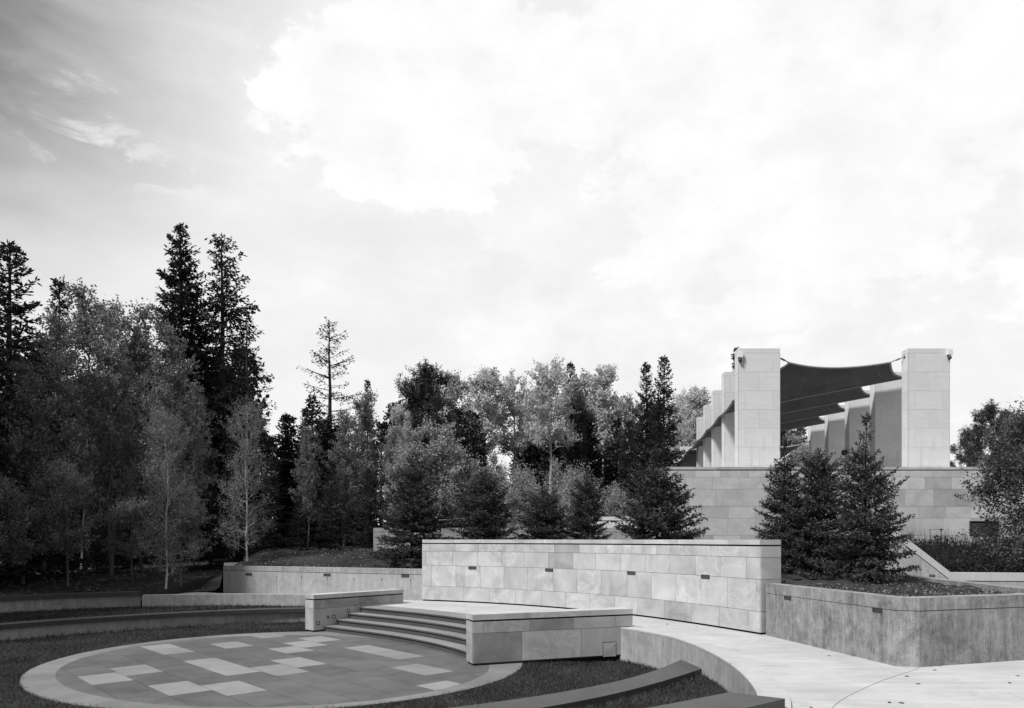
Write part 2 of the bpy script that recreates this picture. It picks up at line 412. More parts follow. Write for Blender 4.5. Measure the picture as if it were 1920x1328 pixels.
# walked-on concrete
m_, t_, p_ = mat('brushed_path_concrete', .85, .25); ob_, uv_ = coords(t_)
v_ = sm(t_, sc_(t_, nz(t_, ob_, 1, 5, .65, .3, (.7, 5, 1)), .37, .46), sc_(t_, nz(t_, ob_, .8, 6, .65, .5), -.06, .06), sc_(t_, nz(t_, ob_, 60, 3, .7, 0, (.4, 3, 1)), -.03, .03),
        sc_(t_, nz(t_, ob_, 170, 2, .6), -.025, .025), maprange(nz(t_, ob_, 1.6, 7, .75, 1.0), .57, .74, 0, -.13, t_))
grey(t_, v_, p_.inputs['Base Color']); bump(t_, p_, v_, .2, .01); M['deck'] = m_
#@@PART2
# ================================================================== ground
def smooth01(x): x = np.clip(x, 0, 1); return x * x * (3 - 2 * x)
ZD = .68                                                    # paved terrace level
C0 = np.array([-5.25, 18.1])
def four(th, k): return k[0] + k[1] * np.cos(th) + k[2] * np.sin(th) + k[3] * np.cos(2 * th) + k[4] * np.sin(2 * th)
KO = (5.555, -.16, -.181, .08, -.198); KI = (4.812, -.373, -.507, .084, -.483)
TH = np.linspace(0, 2 * pi, 145)[:-1]
ring_o = C0 + four(TH, KO)[:, None] * np.c_[np.cos(TH), np.sin(TH)]
ring_i = C0 + four(TH, KI)[:, None] * np.c_[np.cos(TH), np.sin(TH)]
def inside(P, poly):
    x, y = P[:, 0], P[:, 1]; r = np.zeros(len(P), bool); n = len(poly)
    for i in range(n):
        x1, y1 = poly[i]; x2, y2 = poly[(i + 1) % n]
        if y1 == y2: continue
        c = ((y1 > y) != (y2 > y)) & (x < (x2 - x1) * (y - y1) / (y2 - y1) + x1); r ^= c
    return r
mb = MB(); mb.face([(-900, -300, -.4), (900, -300, -.4), (900, 1500, -.4), (-900, 1500, -.4)])
tag(mb.build('ground', M['lawnbase']), kind='structure')
def zlawn(X, Y):
    r = np.hypot(X - C0[0], Y - C0[1])
    return -.025 - .095 * smooth01((r - 5.8) / 1.8) * smooth01((X + 3.5) / 3)
mb = MB(); rs = [4.6, 5.2, 5.8, 6.4, 7, 7.6, 8.4, 9.4, 10.6]
for i in range(72):
    for a, b in zip(rs[:-1], rs[1:]):
        q = []
        for r, k in ((a, i), (b, i), (b, i + 1), (a, i + 1)):
            x, y = C0[0] + r * cos(2 * pi * k / 72), C0[1] + r * sin(2 * pi * k / 72); q.append((x, y, float(zlawn(x, y))))
        mb.face(q)
tag(mb.build('lawn', M['lawnbase'], smooth=True), kind='structure')

# ---- round plaza
mb = MB(); n = len(TH)
for i in range(n):
    a, b, c, d = ring_o[i], ring_o[(i + 1) % n], ring_i[(i + 1) % n], ring_i[i]
    tt = (i // 9 * .37) % 1
    gapn = .0 if i % 9 else .006
    mb.face([(a[0], a[1], -.3), (b[0], b[1], -.3), (b[0], b[1], 0), (a[0], a[1], 0)], t=tt)
    u = b - a; u = u / np.linalg.norm(u) * gapn
    mb.face([(*(a + u), 0), (*b, 0), (*c, 0), (*(d + u), 0)], t=tt)
plaza = empty('plaza', (C0[0], C0[1], 0)); plaza['kind'] = 'structure'
ringo = mb.build('paving_ring', M['gran_r'], plaza)
mb = MB(); mb.face([(p[0], p[1], -.012) for p in ring_o * .97 + C0 * .03]); mb.build('paving_bed', M['joint'], plaza)
def clip_poly(poly, clip):
    out = [tuple(p) for p in poly]; n = len(clip)
    for i in range(n):
        a, b = clip[i], clip[(i + 1) % n]; ins = []; 
        sd_ = lambda p: (b[0] - a[0]) * (p[1] - a[1]) - (b[1] - a[1]) * (p[0] - a[0])
        for j in range(len(out)):
            p, q = out[j], out[(j + 1) % len(out)]; sp, sq = sd_(p), sd_(q)
            if sp >= 0: ins.append(p)
            if (sp >= 0) != (sq >= 0):
                t = sp / (sp - sq); ins.append((p[0] + t * (q[0] - p[0]), p[1] + t * (q[1] - p[1])))
        out = ins
        if len(out) < 3: return []
    return out
light_tiles = {0: [(-.18, 1.06)], 1: [(.45, 1.73), (-2.3, -.98)], 2: [(-3.03, -1.69)], 3: [(-1.0, .33), (.33, 1.63), (2.95, 4.0), (4.0, 4.95)], 4: [(-1.75, -.34)], 5: [(-1.08, .3), (2.93, 4.1)],
               6: [(1.02, 2.16), (-5.9, -4.59)], 7: [(1.68, 2.92), (-3.85, -2.48), (4.22, 5.18)], 8: [(2.38, 3.6), (-1.71, -.38), (-.38, .96)]}
th_ = .747; ex = np.array([cos(th_), sin(th_)]); ey = np.array([-sin(th_), cos(th_)]); O_ = np.array([-5.15, 18.0])
inner = ring_i - (ring_i - C0) / np.linalg.norm(ring_i - C0, axis=1)[:, None] * .005
mb = MB(); rg = random.Random(5)
for c in range(-2, 14):
    p0, p1 = -4.56 + .785 * c, -4.56 + .785 * (c + 1)
    segs = sorted(light_tiles.get(c, [])); cuts = []
    cur = segs[0][0] if segs else rg.uniform(-.6, .6)
    lo = []
    x = cur
    while x > -7.5: lo.append((x - 1.3, x, 0)); x -= 1.3
    cuts += lo
    for k, (a, b) in enumerate(segs):
        cuts.append((a, b, 1)); nx = segs[k + 1][0] if k + 1 < len(segs) else 7.5
        if nx - b > .05:
            m = max(1, round((nx - b) / 1.3)); cuts += [(b + (nx - b) * i / m, b + (nx - b) * (i + 1) / m, 0) for i in range(m)]
    if not segs:
        x = cur
        while x < 7.5: cuts.append((x, x + 1.3, 0)); x += 1.3
    for a, b, l in cuts:
        g_ = .0042
        q = [O_ + ex * u + ey * v for u, v in ((p0 + g_, a + g_), (p1 - g_, a + g_), (p1 - g_, b - g_), (p0 + g_, b - g_))]
        q = clip_poly(q, inner)
        if len(q) >= 3: mb.face([(x, y, 0) for x, y in q], t=rg.random(), mi=l)
mb.build('paving_slabs', [M['gran_d'], M['gran_l']], plaza)

# ---- retaining kerb wall of the raised terrace
curb = spline([(2.0, 19.3), (2.62, 18.5), (3.15, 17.6), (3.62, 16.4), (3.83, 14.7), (3.82, 12.9), (3.62, 11.2), (3.28, 9.9), (2.5, 8.2), (1.2, 6.4), (-.6, 5)], .25)
curb_b = offset(curb, .42)
rw = empty('retaining_wall', (3.8, 14, ZD), 'curved board-marked concrete retaining wall edging the paved path above the lawn', 'retaining wall')
mb = MB(); strip(mb, curb, curb_b, -.4, ZD + .01); mb.build('wall_body', M['conc'], rw)
mb = MB()
for k in range(0, len(curb) - 1, 12):
    j = min(k + 12, len(curb) - 1); A = curb[k:j + 1] - (curb_b[k:j + 1] - curb[k:j + 1]) * .012; B = curb_b[k:j + 1]
    strip(mb, A, B, ZD + .012, ZD + .045)
mb.build('coping', M['deck'], rw)
# ---- big curved stone wall
wallp = smoothed(spline([(-3.25, 26.95), (-1.8, 26.35), (0, 25.25), (1.85, 23.65), (3.5, 21.75), (4.5, 20.1), (5.24, 18.6), (5.80, 17.3)], .25))
wall_b = offset(wallp, .6)
sw = empty('stone_wall', (1.5, 24, ZD), 'tall curved sandstone block wall with a dark groove under its coping', 'wall')
mb = MB(); strip(mb, offset(wallp, .03), offset(wallp, .57), ZD - .2, 2.76); mb.build('wall_core', M['joint'], sw)
def clad_all(mb, front, back, zs, lens, seed, **k):
    clad(mb, front, zs, lens, seed, **k)
    clad(mb, [front[-1], back[-1]], zs, [9], seed + 1, **{**k, 'shift': [0]})
    clad(mb, back[::-1], zs, lens, seed + 2, **k)
    clad(mb, [back[0], front[0]], zs, [9], seed + 3, **{**k, 'shift': [0]})
mb = MB(); clad_all(mb, wallp, wall_b, [ZD + .045, 1.22, 1.97, 2.48, 2.745], [1.02, 1.0, 1.02, 1.04], 11); mb.build('stone_cladding', M['sand'], sw)
mb = MB(); cpf = offset(wallp, -.02); cpb = offset(wallp, .62); c_ = cum(wallp); k0 = 0; rg = random.Random(3)
while k0 < len(wallp) - 1:
    k1 = min(k0 + rg.choice((5, 6, 7)), len(wallp) - 1)
    if len(wallp) - 1 - k1 < 3: k1 = len(wallp) - 1
    A = cpf[k0:k1 + 1].copy(); B = cpb[k0:k1 + 1].copy()
    if k0: A[0] += (A[1] - A[0]) * .015; B[0] += (B[1] - B[0]) * .015
    strip(mb, A, B, 2.78, 2.9, rg.random() * .8 + .2); k0 = k1
mb.build('coping', M['sand'], sw)
mb = MB(); strip(mb, offset(wallp, .015), offset(wallp, .585), 2.746, 2.779); strip(mb, offset(wallp, .02), offset(wallp, .58), ZD - .1, ZD + .044); mb.build('shadow_gap', M['reveal'], sw)
def on_path(P, px):
    r = P[:, 0] / P[:, 1] - (px - 960) / 1390; i = int(np.argmin(np.abs(r)))
    d = P[min(i + 1, len(P) - 1)] - P[max(i - 1, 0)]; return P[i], d / np.linalg.norm(d)
def wall_light(path, px, py, parent, w=.32, h=.1, proud=.022):
    p, d = on_path(path, px); z = zat(py, p[1]); nr = np.array([d[1], -d[0]])
    mb = MB(); q = lambda s, o, zz: (*(p + d * s + nr * o), zz)
    for s0, s1, a, b, o in ((-w / 2, w / 2, h / 2 - .016, h / 2, .012), (-w / 2, w / 2, -h / 2, -h / 2 + .016, .012), (-w / 2, -w / 2 + .016, -h / 2 + .016, h / 2 - .016, .012), (w / 2 - .016, w / 2, -h / 2 + .016, h / 2 - .016, .012), (-w / 2 + .016, w / 2 - .016, -.006, .006, .009)):
        for f in (((s0, o, a), (s1, o, a), (s1, o, b), (s0, o, b)), ((s0, o, b), (s1, o, b), (s1, -.02, b), (s0, -.02, b)), ((s0, -.02, a), (s1, -.02, a), (s1, o, a), (s0, o, a)),
                  ((s0, -.02, a), (s0, o, a), (s0, o, b), (s0, -.02, b)), ((s1, o, a), (s1, -.02, a), (s1, -.02, b), (s1, o, b))):
            mb.face([q(x, y + proud - .01, zz + z) for x, y, zz in f])
    o = mb.build('recessed_light', M['metal'], parent)
    mb = MB(); mb.face([q(x, proud - .006, z + zz) for x, zz in ((-w / 2 + .01, -h / 2 + .01), (w / 2 - .01, -h / 2 + .01), (w / 2 - .01, h / 2 - .01), (-w / 2 + .01, h / 2 - .01))])
    g = mb.build('light_lens', M['steel'], None); g.parent = o
for px, py in ((890, 1065), (1030, 1069), (1186, 1074.5), (1329, 1081.5)): wall_light(wallp, px, py, sw, proud=.032)

# ---- low concrete wall at the left of the stone wall
wa = np.array([(-11.9, 30.55), (-9.0, 29.35), (-6.0, 28.1), (-3.1, 26.95)])
wa = spline(wa, .4)
cw = empty('concrete_wall', (-7.5, 28.7, ZD), 'straight pale concrete wall with tie holes behind the steps', 'wall')
mb = MB(); strip(mb, wa, offset(wa, .35), ZD - .2, 1.615); mb.build('wall_body', M['concT'], cw)
mb = MB(); strip(mb, offset(wa, .012), offset(wa, .33), 1.61, 1.632); mb.build('shadow_gap', M['reveal'], cw)
mb = MB(); strip(mb, wa, offset(wa, .35), 1.632, 1.825); mb.build('coping', M['conc'], cw)
for px, py in ((460, 1077), (614, 1078), (759, 1080)): wall_light(wa, px, py, cw, proud=.012)
# ---- low uncapped wall between the paved path and the lawn terrace, benches on the left
lowp = spline([(-13.55, 27.15), (-10.6, 27.75), (-7.7, 27.3), (-5.9, 26.3), (-5.1, 25.6)], .3)
mb = MB(); strip(mb, lowp, offset(lowp, .35), -.1, .86); tag(mb.build('low_wall', M['conc']), 'low curved concrete wall meeting the left stone pier', 'wall')
lb = smoothed(spline([(-16.0, 12.5), (-16.4, 15), (-16.1, 17.5), (-15.5, 19.6), (-14.6, 21.25), (-13.4, 22.6), (-11.5, 24.25), (-9.4, 25.5), (-7.5, 26.3), (-5.6, 26.2)], .35))
ub = smoothed(spline([(-20.6, 12.5), (-20.4, 16), (-19.6, 19.5), (-18.5, 22.6), (-17.1, 24.8), (-15.8, 26.0), (-13.6, 27.15)], .35))
def bench(name, label, path, z0, z1, th, depth, m, lip=.10):
    r = empty(name, (*path[len(path) // 2], z0), label, 'bench', 'curved terrace benches')
    mb = MB(); strip(mb, offset(path, lip), offset(path, depth - .02), z0 - .25, z1 - th - .002); mb.build('base', M['conc'], r)
    mb = MB(); k = 0
    while k < len(path) - 1:
        j = min(k + 7, len(path) - 1)
        if len(path) - 1 - j < 3: j = len(path) - 1
        A = path[k:j + 1].copy(); B = offset(path, depth)[k:j + 1].copy()
        if k: A[0] += (A[1] - A[0]) * .012; B[0] += (B[1] - B[0]) * .012
        strip(mb, A, B, z1 - th, z1); k = j
    mb.build('seat', m, r); return r
bench('curved_bench', 'lower of the two dark-topped curved benches on the left lawn', lb, 0, .47, .13, .55, M['benchD'])
bench('curved_bench', 'upper dark-topped curved bench at the foot of the left woodland', ub, .42, .99, .14, .6, M['benchD'])
# terrace lawn between them
mb = MB(); A = offset(lb, .5); B = ub; 
A2 = np.array([at_s(A, s) for s in np.linspace(0, cum(A)[-1], 60)]); B2 = np.vstack([ub, lowp[2:]]); B2 = offset(B2, .2); B2 = np.array([at_s(B2, s) for s in np.linspace(0, cum(B2)[-1], 60)])
for i in range(59): mb.face([(*A2[i], .41), (*A2[i + 1], .41), (*B2[i + 1], .43), (*B2[i], .43)])
tag(mb.build('lawn_terrace', M['lawnbase']), kind='structure')
# ---- right hand benches
def slab_bench(label, inn, out, z0, z1, th):
    r = empty('curved_bench', (*out[0], z0), label, 'bench', 'curved terrace benches')
    n = 30; rs_ = lambda P: np.array([at_s(P, s) for s in np.linspace(0, cum(P)[-1], n)])
    A, B = rs_(out), rs_(inn)
    if np.cross(A[1] - A[0], B[0] - A[0]) < 0: A, B = A[::-1], B[::-1]
    mb = MB(); strip(mb, A * .86 + B * .14, B * .9 + A * .1, z0 - .4, z1 - th - .002); mb.build('base', M['conc'], r)
    mb = MB(); k = 0
    while k < n - 1:
        j = min(k + 7, n - 1); a, b = A[k:j + 1].copy(), B[k:j + 1].copy()
        if k: a[0] += (a[1] - a[0]) * .02; b[0] += (b[1] - b[0]) * .02
        strip(mb, a, b, z1 - th, z1); k = j
    mb.build('seat', M['bench'], r)
b1i = smoothed(spline([(3.66, 16.05), (2.78, 14.5), (1.94, 13.5), (.88, 12.6), (-.35, 11.75), (-1.8, 11.0), (-3.6, 10.5), (-6, 10.4)], .3))
b1o = smoothed(spline([(3.84, 14.95), (2.62, 13.4), (1.81, 12.5), (.84, 11.7), (-.2, 10.95), (-1.7, 10.2), (-3.5, 9.65), (-6, 9.5)], .3))
slab_bench('lower grey stone bench running across the lawn into the curved retaining wall', b1i, b1o, -.1, .30, .13)
b2i = spline([(2.92, 9.96), (1.62, 9.02), (.2, 8.2), (-1.5, 7.6)], .3)
b2o = spline([(3.52, 9.56), (2.83, 9.02), (1.4, 8.1), (-.5, 7.1)], .3)
slab_bench('grey stone bench end at the bottom edge of the photo', b2i, b2o, .3, .85, .20)
mb = MB(); n = 30; rs_ = lambda P: np.array([at_s(P, s) for s in np.linspace(0, cum(P)[-1], n)])
terA = rs_(b1o[:-6]); terB = rs_(np.vstack([[(3.9, 12.2)], b2i + np.array([.25, -.25])]))
for i in range(n - 1): mb.face([(*terA[i], .14), (*terA[i + 1], .14), (*terB[i + 1], .22), (*terB[i], .22)])
tb = mb.build('lawn_terrace', M['lawnbase']); tag(tb, kind='structure')
# ---- terrace paving
stp = smoothed(spline([(-6.15, 23.65), (-5.7, 23.12), (-4.37, 22.2), (-2.86, 20.68), (-2.18, 19.85), (-1.5, 18.9), (-1.1, 18.2), (-.75, 17.3)], .25))
top = offset(stp, 1.35)
deck = [tuple(p) for p in offset(curb, .40)][::-1]           # from behind the camera to the pier
deckpoly = [(-.6, 4.2), (20, 4.2), (24, 26.4), (7, 26.4)] + [tuple(p) for p in offset(wallp, .3)][::-1] + [tuple(p) for p in offset(wa, .2)][::-1] + [(-13, 31.3), (-15.6, 31.3), (-16.5, 28.6), (-14.4, 27.5)] + \
    [tuple(p) for p in offset(lowp, .33)][:-1] + [(-5.6, 25.0), (-5.3, 24.6)] + [tuple(p) for p in top[2:-1]] + [(.8, 18.5), (2.0, 18.9), (2.5, 19.3)] + [tuple(p) for p in offset(curb, .30)][3:]
mb = MB(); mb.face([(x, y, ZD) for x, y in deckpoly], [(x * .5 + y * .85, y * .5 - x * .85) for x, y in deckpoly])
dk = mb.build('path', M['deck']); tag(dk, kind='structure')
# joint lines sawn into the path
def sawn(pts):
    P = spline(pts, .3); m_ = MB(); A, B = P, offset(P, .008)
    for i in range(len(P) - 1): m_.face([(*A[i], ZD + .004), (*A[i + 1], ZD + .004), (*B[i + 1], ZD + .004), (*B[i], ZD + .004)])
    return m_
jm = sawn([gp(1725, 1253, ZD), gp(1640, 1282, ZD), gp(1560, 1328, ZD), (3.9, 8.5)])
for pts in ([(9.4, 13.4), (9.9, 10)],):
    k = sawn(pts); o = len(jm.v); jm.v += k.v; jm.f += [tuple(i + o for i in f) for f in k.f]; jm.uv += k.uv; jm.t += k.t; jm.mi += k.mi
tag(jm.build('path_joint', M['sawcut']), kind='structure')
# ---- steps
st = empty('steps', (-3, 21, 0), 'flight of four curved stone steps between the two piers', 'steps')
for k in range(4):
    f = offset(stp, .45 * k); z = .17 * k
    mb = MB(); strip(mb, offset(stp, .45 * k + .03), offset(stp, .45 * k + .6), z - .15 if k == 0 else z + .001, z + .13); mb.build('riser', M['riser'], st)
    mb = MB(); q = 0
    e = .62 if k < 3 else .80
    while q < len(f) - 1:
        j = min(q + 8, len(f) - 1)
        if len(f) - 1 - j < 3: j = len(f) - 1
        A, B = f[q:j + 1].copy(), offset(stp, .45 * k + (.449 if k < 3 else .80))[q:j + 1].copy()
        if q: A[0] += (A[1] - A[0]) * .012; B[0] += (B[1] - B[0]) * .012
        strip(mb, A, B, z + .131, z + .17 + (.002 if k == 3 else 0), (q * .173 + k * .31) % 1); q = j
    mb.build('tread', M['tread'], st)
# thin dark strip paints the riser shade over the tread fronts
    mb = MB(); strip(mb, offset(f, -.004), offset(f, -.001), z + .125, z + .162); mb.build('nosing_shade', M['riser'], st)
# ---- stone piers beside the steps
def pier(label, c, d, L, w, ztop, zbase, lens, seed, Ltop=None):
    c = np.array(c); d = np.array(d) / np.linalg.norm(d); nl = np.array([-d[1], d[0]]); Ltop = Ltop or L
    r = empty('stone_pier', (*(c + d * L / 2 + nl * w / 2), zbase), label, 'pier')
    rect = lambda i, l=L: [tuple(c + d * i + nl * i), tuple(c + d * (l - i) + nl * i), tuple(c + d * (l - i) + nl * (w - i)), tuple(c + d * i + nl * (w - i))]
    h = ztop - zbase; z1 = ztop - .13; zg = z1 - .035; zj = zg - .27
    mb = MB(); mb.prism(rect(.03), zbase + .02, zg - .001); mb.build('pier_core', M['joint'], r)
    mb = MB(); mb.prism(rect(.04), zbase - .2, zbase + .05); mb.prism(rect(.02, Ltop), zg, z1); mb.build('shadow_gap', M['reveal'], r)
    mb = MB()
    for lv, l in (([zbase + .05, zj], L), ([zj, zg], Ltop)):
        q = rect(.02, l)
        for k in range(4):
            clad(mb, [q[k], q[(k + 1) % 4]], lv, [lens[0] if lv[0] < zj else lens[1]], seed + k + (9 if lv[0] == zj else 0), shift=[0 if k % 2 else (.35 if lv[0] < zj else .9)])
    mb.build('stone_cladding', M['pier'], r)
    if Ltop > L:
        mb = MB(); q = [c + d * (L - .05) + nl * .03, c + d * (Ltop - .03) + nl * .03, c + d * (Ltop - .03) + nl * (w - .03), c + d * (L - .05) + nl * (w - .03)]; mb.prism([tuple(x) for x in q], zj + .01, zg - .002); mb.build('overhang', M['joint'], r)
    mb = MB(); x = 0
    for e in ([Ltop] if Ltop < 1 else [Ltop * .3, Ltop * .72, Ltop]):
        q = [c + d * x, c + d * (e - .005), c + d * (e - .005) + nl * w, c + d * x + nl * w]; mb.prism([tuple(p) for p in q], z1, ztop, t=.3 + .2 * (x % 1)); x = e
    mb.build('coping', M['sand'], r)
    return r, c, d, nl
lp, lc, ld, ln_ = pier('sandstone pier left of the steps with small square lights in its side', (-6.21, 23.2), (2.44, 2.6), 3.57, .5, 1.166, 0, (1.9, 1.3), 21)
rp, rc, rd, rn_ = pier('sandstone pier right of the steps with a small access hatch in its side', (-.905, 17.0), (.94, .36), 3.95, .5, 1.175, 0, (1.55, 1.15), 31, 4.2)
def on_face(c, d, px):          # length along the face line where the view through column px meets it
    k = (px - 960) / 1390; return (k * c[1] - c[0]) / (d[0] - k * d[1])
def face_rect(mb, c, d, s0, s1, z0, z1, o):
    nr = np.array([d[1], -d[0]]); a, b = c + d * s0 + nr * o, c + d * s1 + nr * o; a0, b0 = c + d * s0, c + d * s1
    mb.face([(*a, z0), (*b, z0), (*b, z1), (*a, z1)]); mb.face([(*a, z1), (*b, z1), (*b0, z1), (*a0, z1)]); mb.face([(*a0, z0), (*b0, z0), (*b, z0), (*a, z0)])
    mb.face([(*a0, z0), (*a, z0), (*a, z1), (*a0, z1)]); mb.face([(*b, z0), (*b0, z0), (*b0, z1), (*b, z1)])
for px, py in ((596.3, 1168.6), (626, 1156.3), (653.4, 1144.8), (679.6, 1134)):
    s = on_face(lc, ld, px); z = zat(py, lc[1] + ld[1] * s)
    mb = MB()
    for a, b, e, f in ((-.055, -.032, -.055, .055), (.032, .055, -.055, .055), (-.032, .032, -.055, -.032), (-.032, .032, .032, .055)): face_rect(mb, lc, ld, s + a, s + b, z + e, z + f, .010)
    o = mb.build('step_light', M['metal'], lp)
    mb = MB(); face_rect(mb, lc, ld, s - .032, s + .032, z - .032, z + .032, .005); g = mb.build('light_lens', M['lens'], None); g.parent = o
s = on_face(lc, ld, 615); z = zat(1157, lc[1] + ld[1] * s); nr = np.array([ld[1], -ld[0]])
mb = MB(); mb.tube([(*(lc + ld * s), z), (*(lc + ld * s + nr * .012), z)], .05, 14); mb.build('outlet_cover', M['steel'], lp)
s0, s1 = on_face(rc, rd, 1130), on_face(rc, rd, 1155.5); zt_, zb_ = zat(1204.5, rc[1] + rd[1] * s0), zat(1232, rc[1] + rd[1] * s0)
mb = MB(); w = .012
for a, b, e, f in ((s0, s1, zt_ - w, zt_), (s0, s0 + w, zb_, zt_ - w), (s1 - w, s1, zb_, zt_ - w)): face_rect(mb, rc, rd, a, b, e, f, .003)
ht = mb.build('access_hatch', M['metal'], rp)
mb = MB(); face_rect(mb, rc, rd, s0 + w, s1 - w, zb_, zt_ - w, .0015); g = mb.build('hatch_door', M['pier'], None); g.parent = ht
mb = MB(); face_rect(mb, rc, rd, s1 - .06, s1 - .035, zt_ - .10, zt_ - .075, .006); g = mb.build('hatch_lock', M['metal'], None); g.parent = ht
# ---- raised planter on the right
pl = np.array([(5.90, 17.22), (6.72, 13.0), (7.08, 12.88), (10.75, 14.1), (11.45, 21.6)])
pt = empty('planter', (8.5, 16, ZD), 'large angular weathered concrete planter at the right of the path', 'planter')
mb = MB(); strip(mb, pl, offset(pl, .28), ZD - .2, 1.652); mb.build('planter_wall', M['concD'], pt)
mb = MB(); strip(mb, offset(pl, .012), offset(pl, .27), 1.65, 1.663); mb.build('shadow_gap', M['reveal'], pt)
mb = MB(); strip(mb, offset(pl, -.006), offset(pl, .30), 1.663, 1.885); mb.build('coping', M['concD'], pt)
for px, py in ((1478, 1121), (1646, 1144)): wall_light(spline(pl[:2], .05), px, py, pt, .26, .075, .012)
ps = [tuple(p) for p in offset(pl, .2)]
mb = MB(); g_ = []
poly = np.array(ps + [(11.3, 22.5), (7.6, 22.5), (6.9, 19)])
rg = np.random.default_rng(4)
gx = np.arange(5.8, 12, .35); gy = np.arange(12.8, 23, .35)
hz = {}
for i in range(len(gx)):
    for j in range(len(gy)): hz[i, j] = 1.72 + .05 * rg.standard_normal() + .12 * smooth01((gy[j] - 16) / 5)
for i in range(len(gx) - 1):
    for j in range(len(gy) - 1):
        c = np.array([[(gx[i] + gx[i + 1]) / 2, (gy[j] + gy[j + 1]) / 2]])
        if inside(c, poly)[0]:
            mb.face([(gx[a], gy[b], hz[a, b]) for a, b in ((i, j), (i + 1, j), (i + 1, j + 1), (i, j + 1))])
mb.face([(x, y, 1.66) for x, y in poly])
mb.build('soil', M['soil'], pt)
# path light stake
bo = empty('path_light', (6.95, 13.6, 1.7), 'thin black path light spike in the planter corner', 'path light')
zt2 = zat(1093, 13.6); X_ = xat(1679, 13.6)
mb = MB(); mb.tube([(X_, 13.6, 1.6), (X_, 13.6, zt2 - .03)], .022, 8); mb.build('stem', M['metal'], bo)
mb = MB(); mb.tube([(X_, 13.6, zt2 - .03), (X_, 13.6, zt2)], .034, 10); mb.build('lamp_head', M['metal'], bo)
# ---- sloping cheek wall behind the planter
def slope_wall():
    r = empty('sloping_wall', (14, 26, ZD), 'sloping concrete stair wall that drops to a low wall at the right', 'wall')
    Y = 26; prof = [(xat(1672, Y), zat(988, Y)), (xat(1783, Y), zat(1074, Y)), (xat(2050, Y), zat(1076, Y))]
    mb = MB(); mc = MB(); mg = MB()
    for (x0, z0), (x1, z1) in zip(prof[:-1], prof[1:]):
        for m_, a, b, y0, y1 in ((mb, None, .30, Y, Y + .5), (mg, .30, .275, Y + .012, Y + .48), (mc, .275, 0, Y - .02, Y + .52)):
            lo0, lo1 = (.3, .3) if a is None else (z0 - a, z1 - a); hi0, hi1 = z0 - b, z1 - b
            P = [(x0, lo0), (x1, lo1), (x1, hi1), (x0, hi0)]
            m_.face([(x, y0, z) for x, z in P], P); m_.face([(x, y1, z) for x, z in P][::-1], P)
            m_.face([(x0, y0, hi0), (x1, y0, hi1), (x1, y1, hi1), (x0, y1, hi0)], [(x0, 9), (x1, 9), (x1, 9.5), (x0, 9.5)])
            m_.face([(x0, y1, lo0), (x0, y0, lo0), (x0, y0, hi0), (x0, y1, hi0)], [(0, lo0), (.5, lo0), (.5, hi0), (0, hi0)])
    mb.build('wall_body', M['conc'], r); mg.build('shadow_gap', M['reveal'], r); mc.build('coping', M['concP'], r)
    pth = spline([(xat(1672, Y), Y), (xat(2050, Y), Y)], .1)
    for px, py in ((1750, 1080.5), (1806, 1083)): wall_light(pth, px, py, r, .5 if px > 1760 else .2, .11, .012)
slope_wall()

# ================================================================== podium and pavilion
pod = empty('podium', (18, 36, 2.6), 'high sandstone block podium under the row of white pillars', 'podium')
pf = [(7.35, 36), (44, 36)]; pb = [(7.35 + .155 * 75, 111), (44, 111)]
mb = MB(); mb.prism([(7.38, 36.03), (44, 36.03), (44, 111), (7.38 + .155 * 75, 111)], 1.5, 6.30); mb.build('podium_core', M['joint'], pod)
zs = [2.0, 2.77, 3.11, 3.94, 4.51, 5.35, 5.93, 6.255]
mb = MB(); clad(mb, pf, zs, [1.31], 61); clad(mb, [pb[0], pf[0]], zs, [1.31], 62); mb.build('stone_cladding', M['pod'], pod)
mb = MB(); mb.prism([(7.37, 36.012), (44, 36.012), (44, 110), (7.37 + .155 * 74, 110)], 6.256, 6.299); mb.build('shadow_gap', M['reveal'], pod)
mb = MB(); x = 7.33; rg = random.Random(8)
while x < 44:
    L = rg.choice((2.6, 2.6, 3.9)); mb.box((x, 35.97, 6.30), (min(x + L, 44) - .006, 36.9, 6.43), rg.random()); x += L
mb.prism([(7.40, 36.905), (44, 36.905), (44, 111), (7.33 + .155 * 75, 111)], 6.30, 6.42); mb.build('coping', M['pod'], pod)
# louvre vent and pipe frame on the podium front
x0, x1, z0, z1 = xat(1817, 36), xat(1872, 36), zat(1003, 36), zat(977, 36)
mb = MB(); f = .05
mb.box((x0, 35.94, z0), (x1, 35.978, z0 + f)); mb.box((x0, 35.94, z1 - f), (x1, 35.978, z1)); mb.box((x0, 35.94, z0 + f), (x0 + f, 35.978, z1 - f)); mb.box((x1 - f, 35.94, z0 + f), (x1, 35.978, z1 - f))
k = 0
while z0 + f + .075 * k < z1 - f - .05:
    zz = z0 + f + .075 * k; mb.face([(x0 + f, 35.945, zz), (x1 - f, 35.945, zz), (x1 - f, 35.977, zz + .06), (x0 + f, 35.977, zz + .06)]); k += 1
mb.build('louvre_vent', M['metal'], pod)
mb = MB(); mb.box((x0 + f, 35.9775, z0 + f), (x1 - f, 35.979, z1 - f)); mb.build('vent_backing', M['reveal'], pod)
pr = empty('pipe_frame', (20.5, 35.6, 2.7), 'small square pipe frame standing in front of the podium wall', 'pipe frame')
xa, xb, za, zb = xat(1744, 35.6), xat(1765, 35.6), 2.5, zat(993, 35.6)
mb = MB(); mb.tube([(xa, 35.6, za), (xa, 35.6, zb), (xb, 35.6, zb), (xb, 35.6, za)], .022, 6); mb.build('pipe', M['steel'], pr)
mb = MB(); mb.tube([(xb - .06, 35.6, zb), (xb + .06, 35.6, zb)], .04, 8); mb.build('valve', M['metal'], pr)

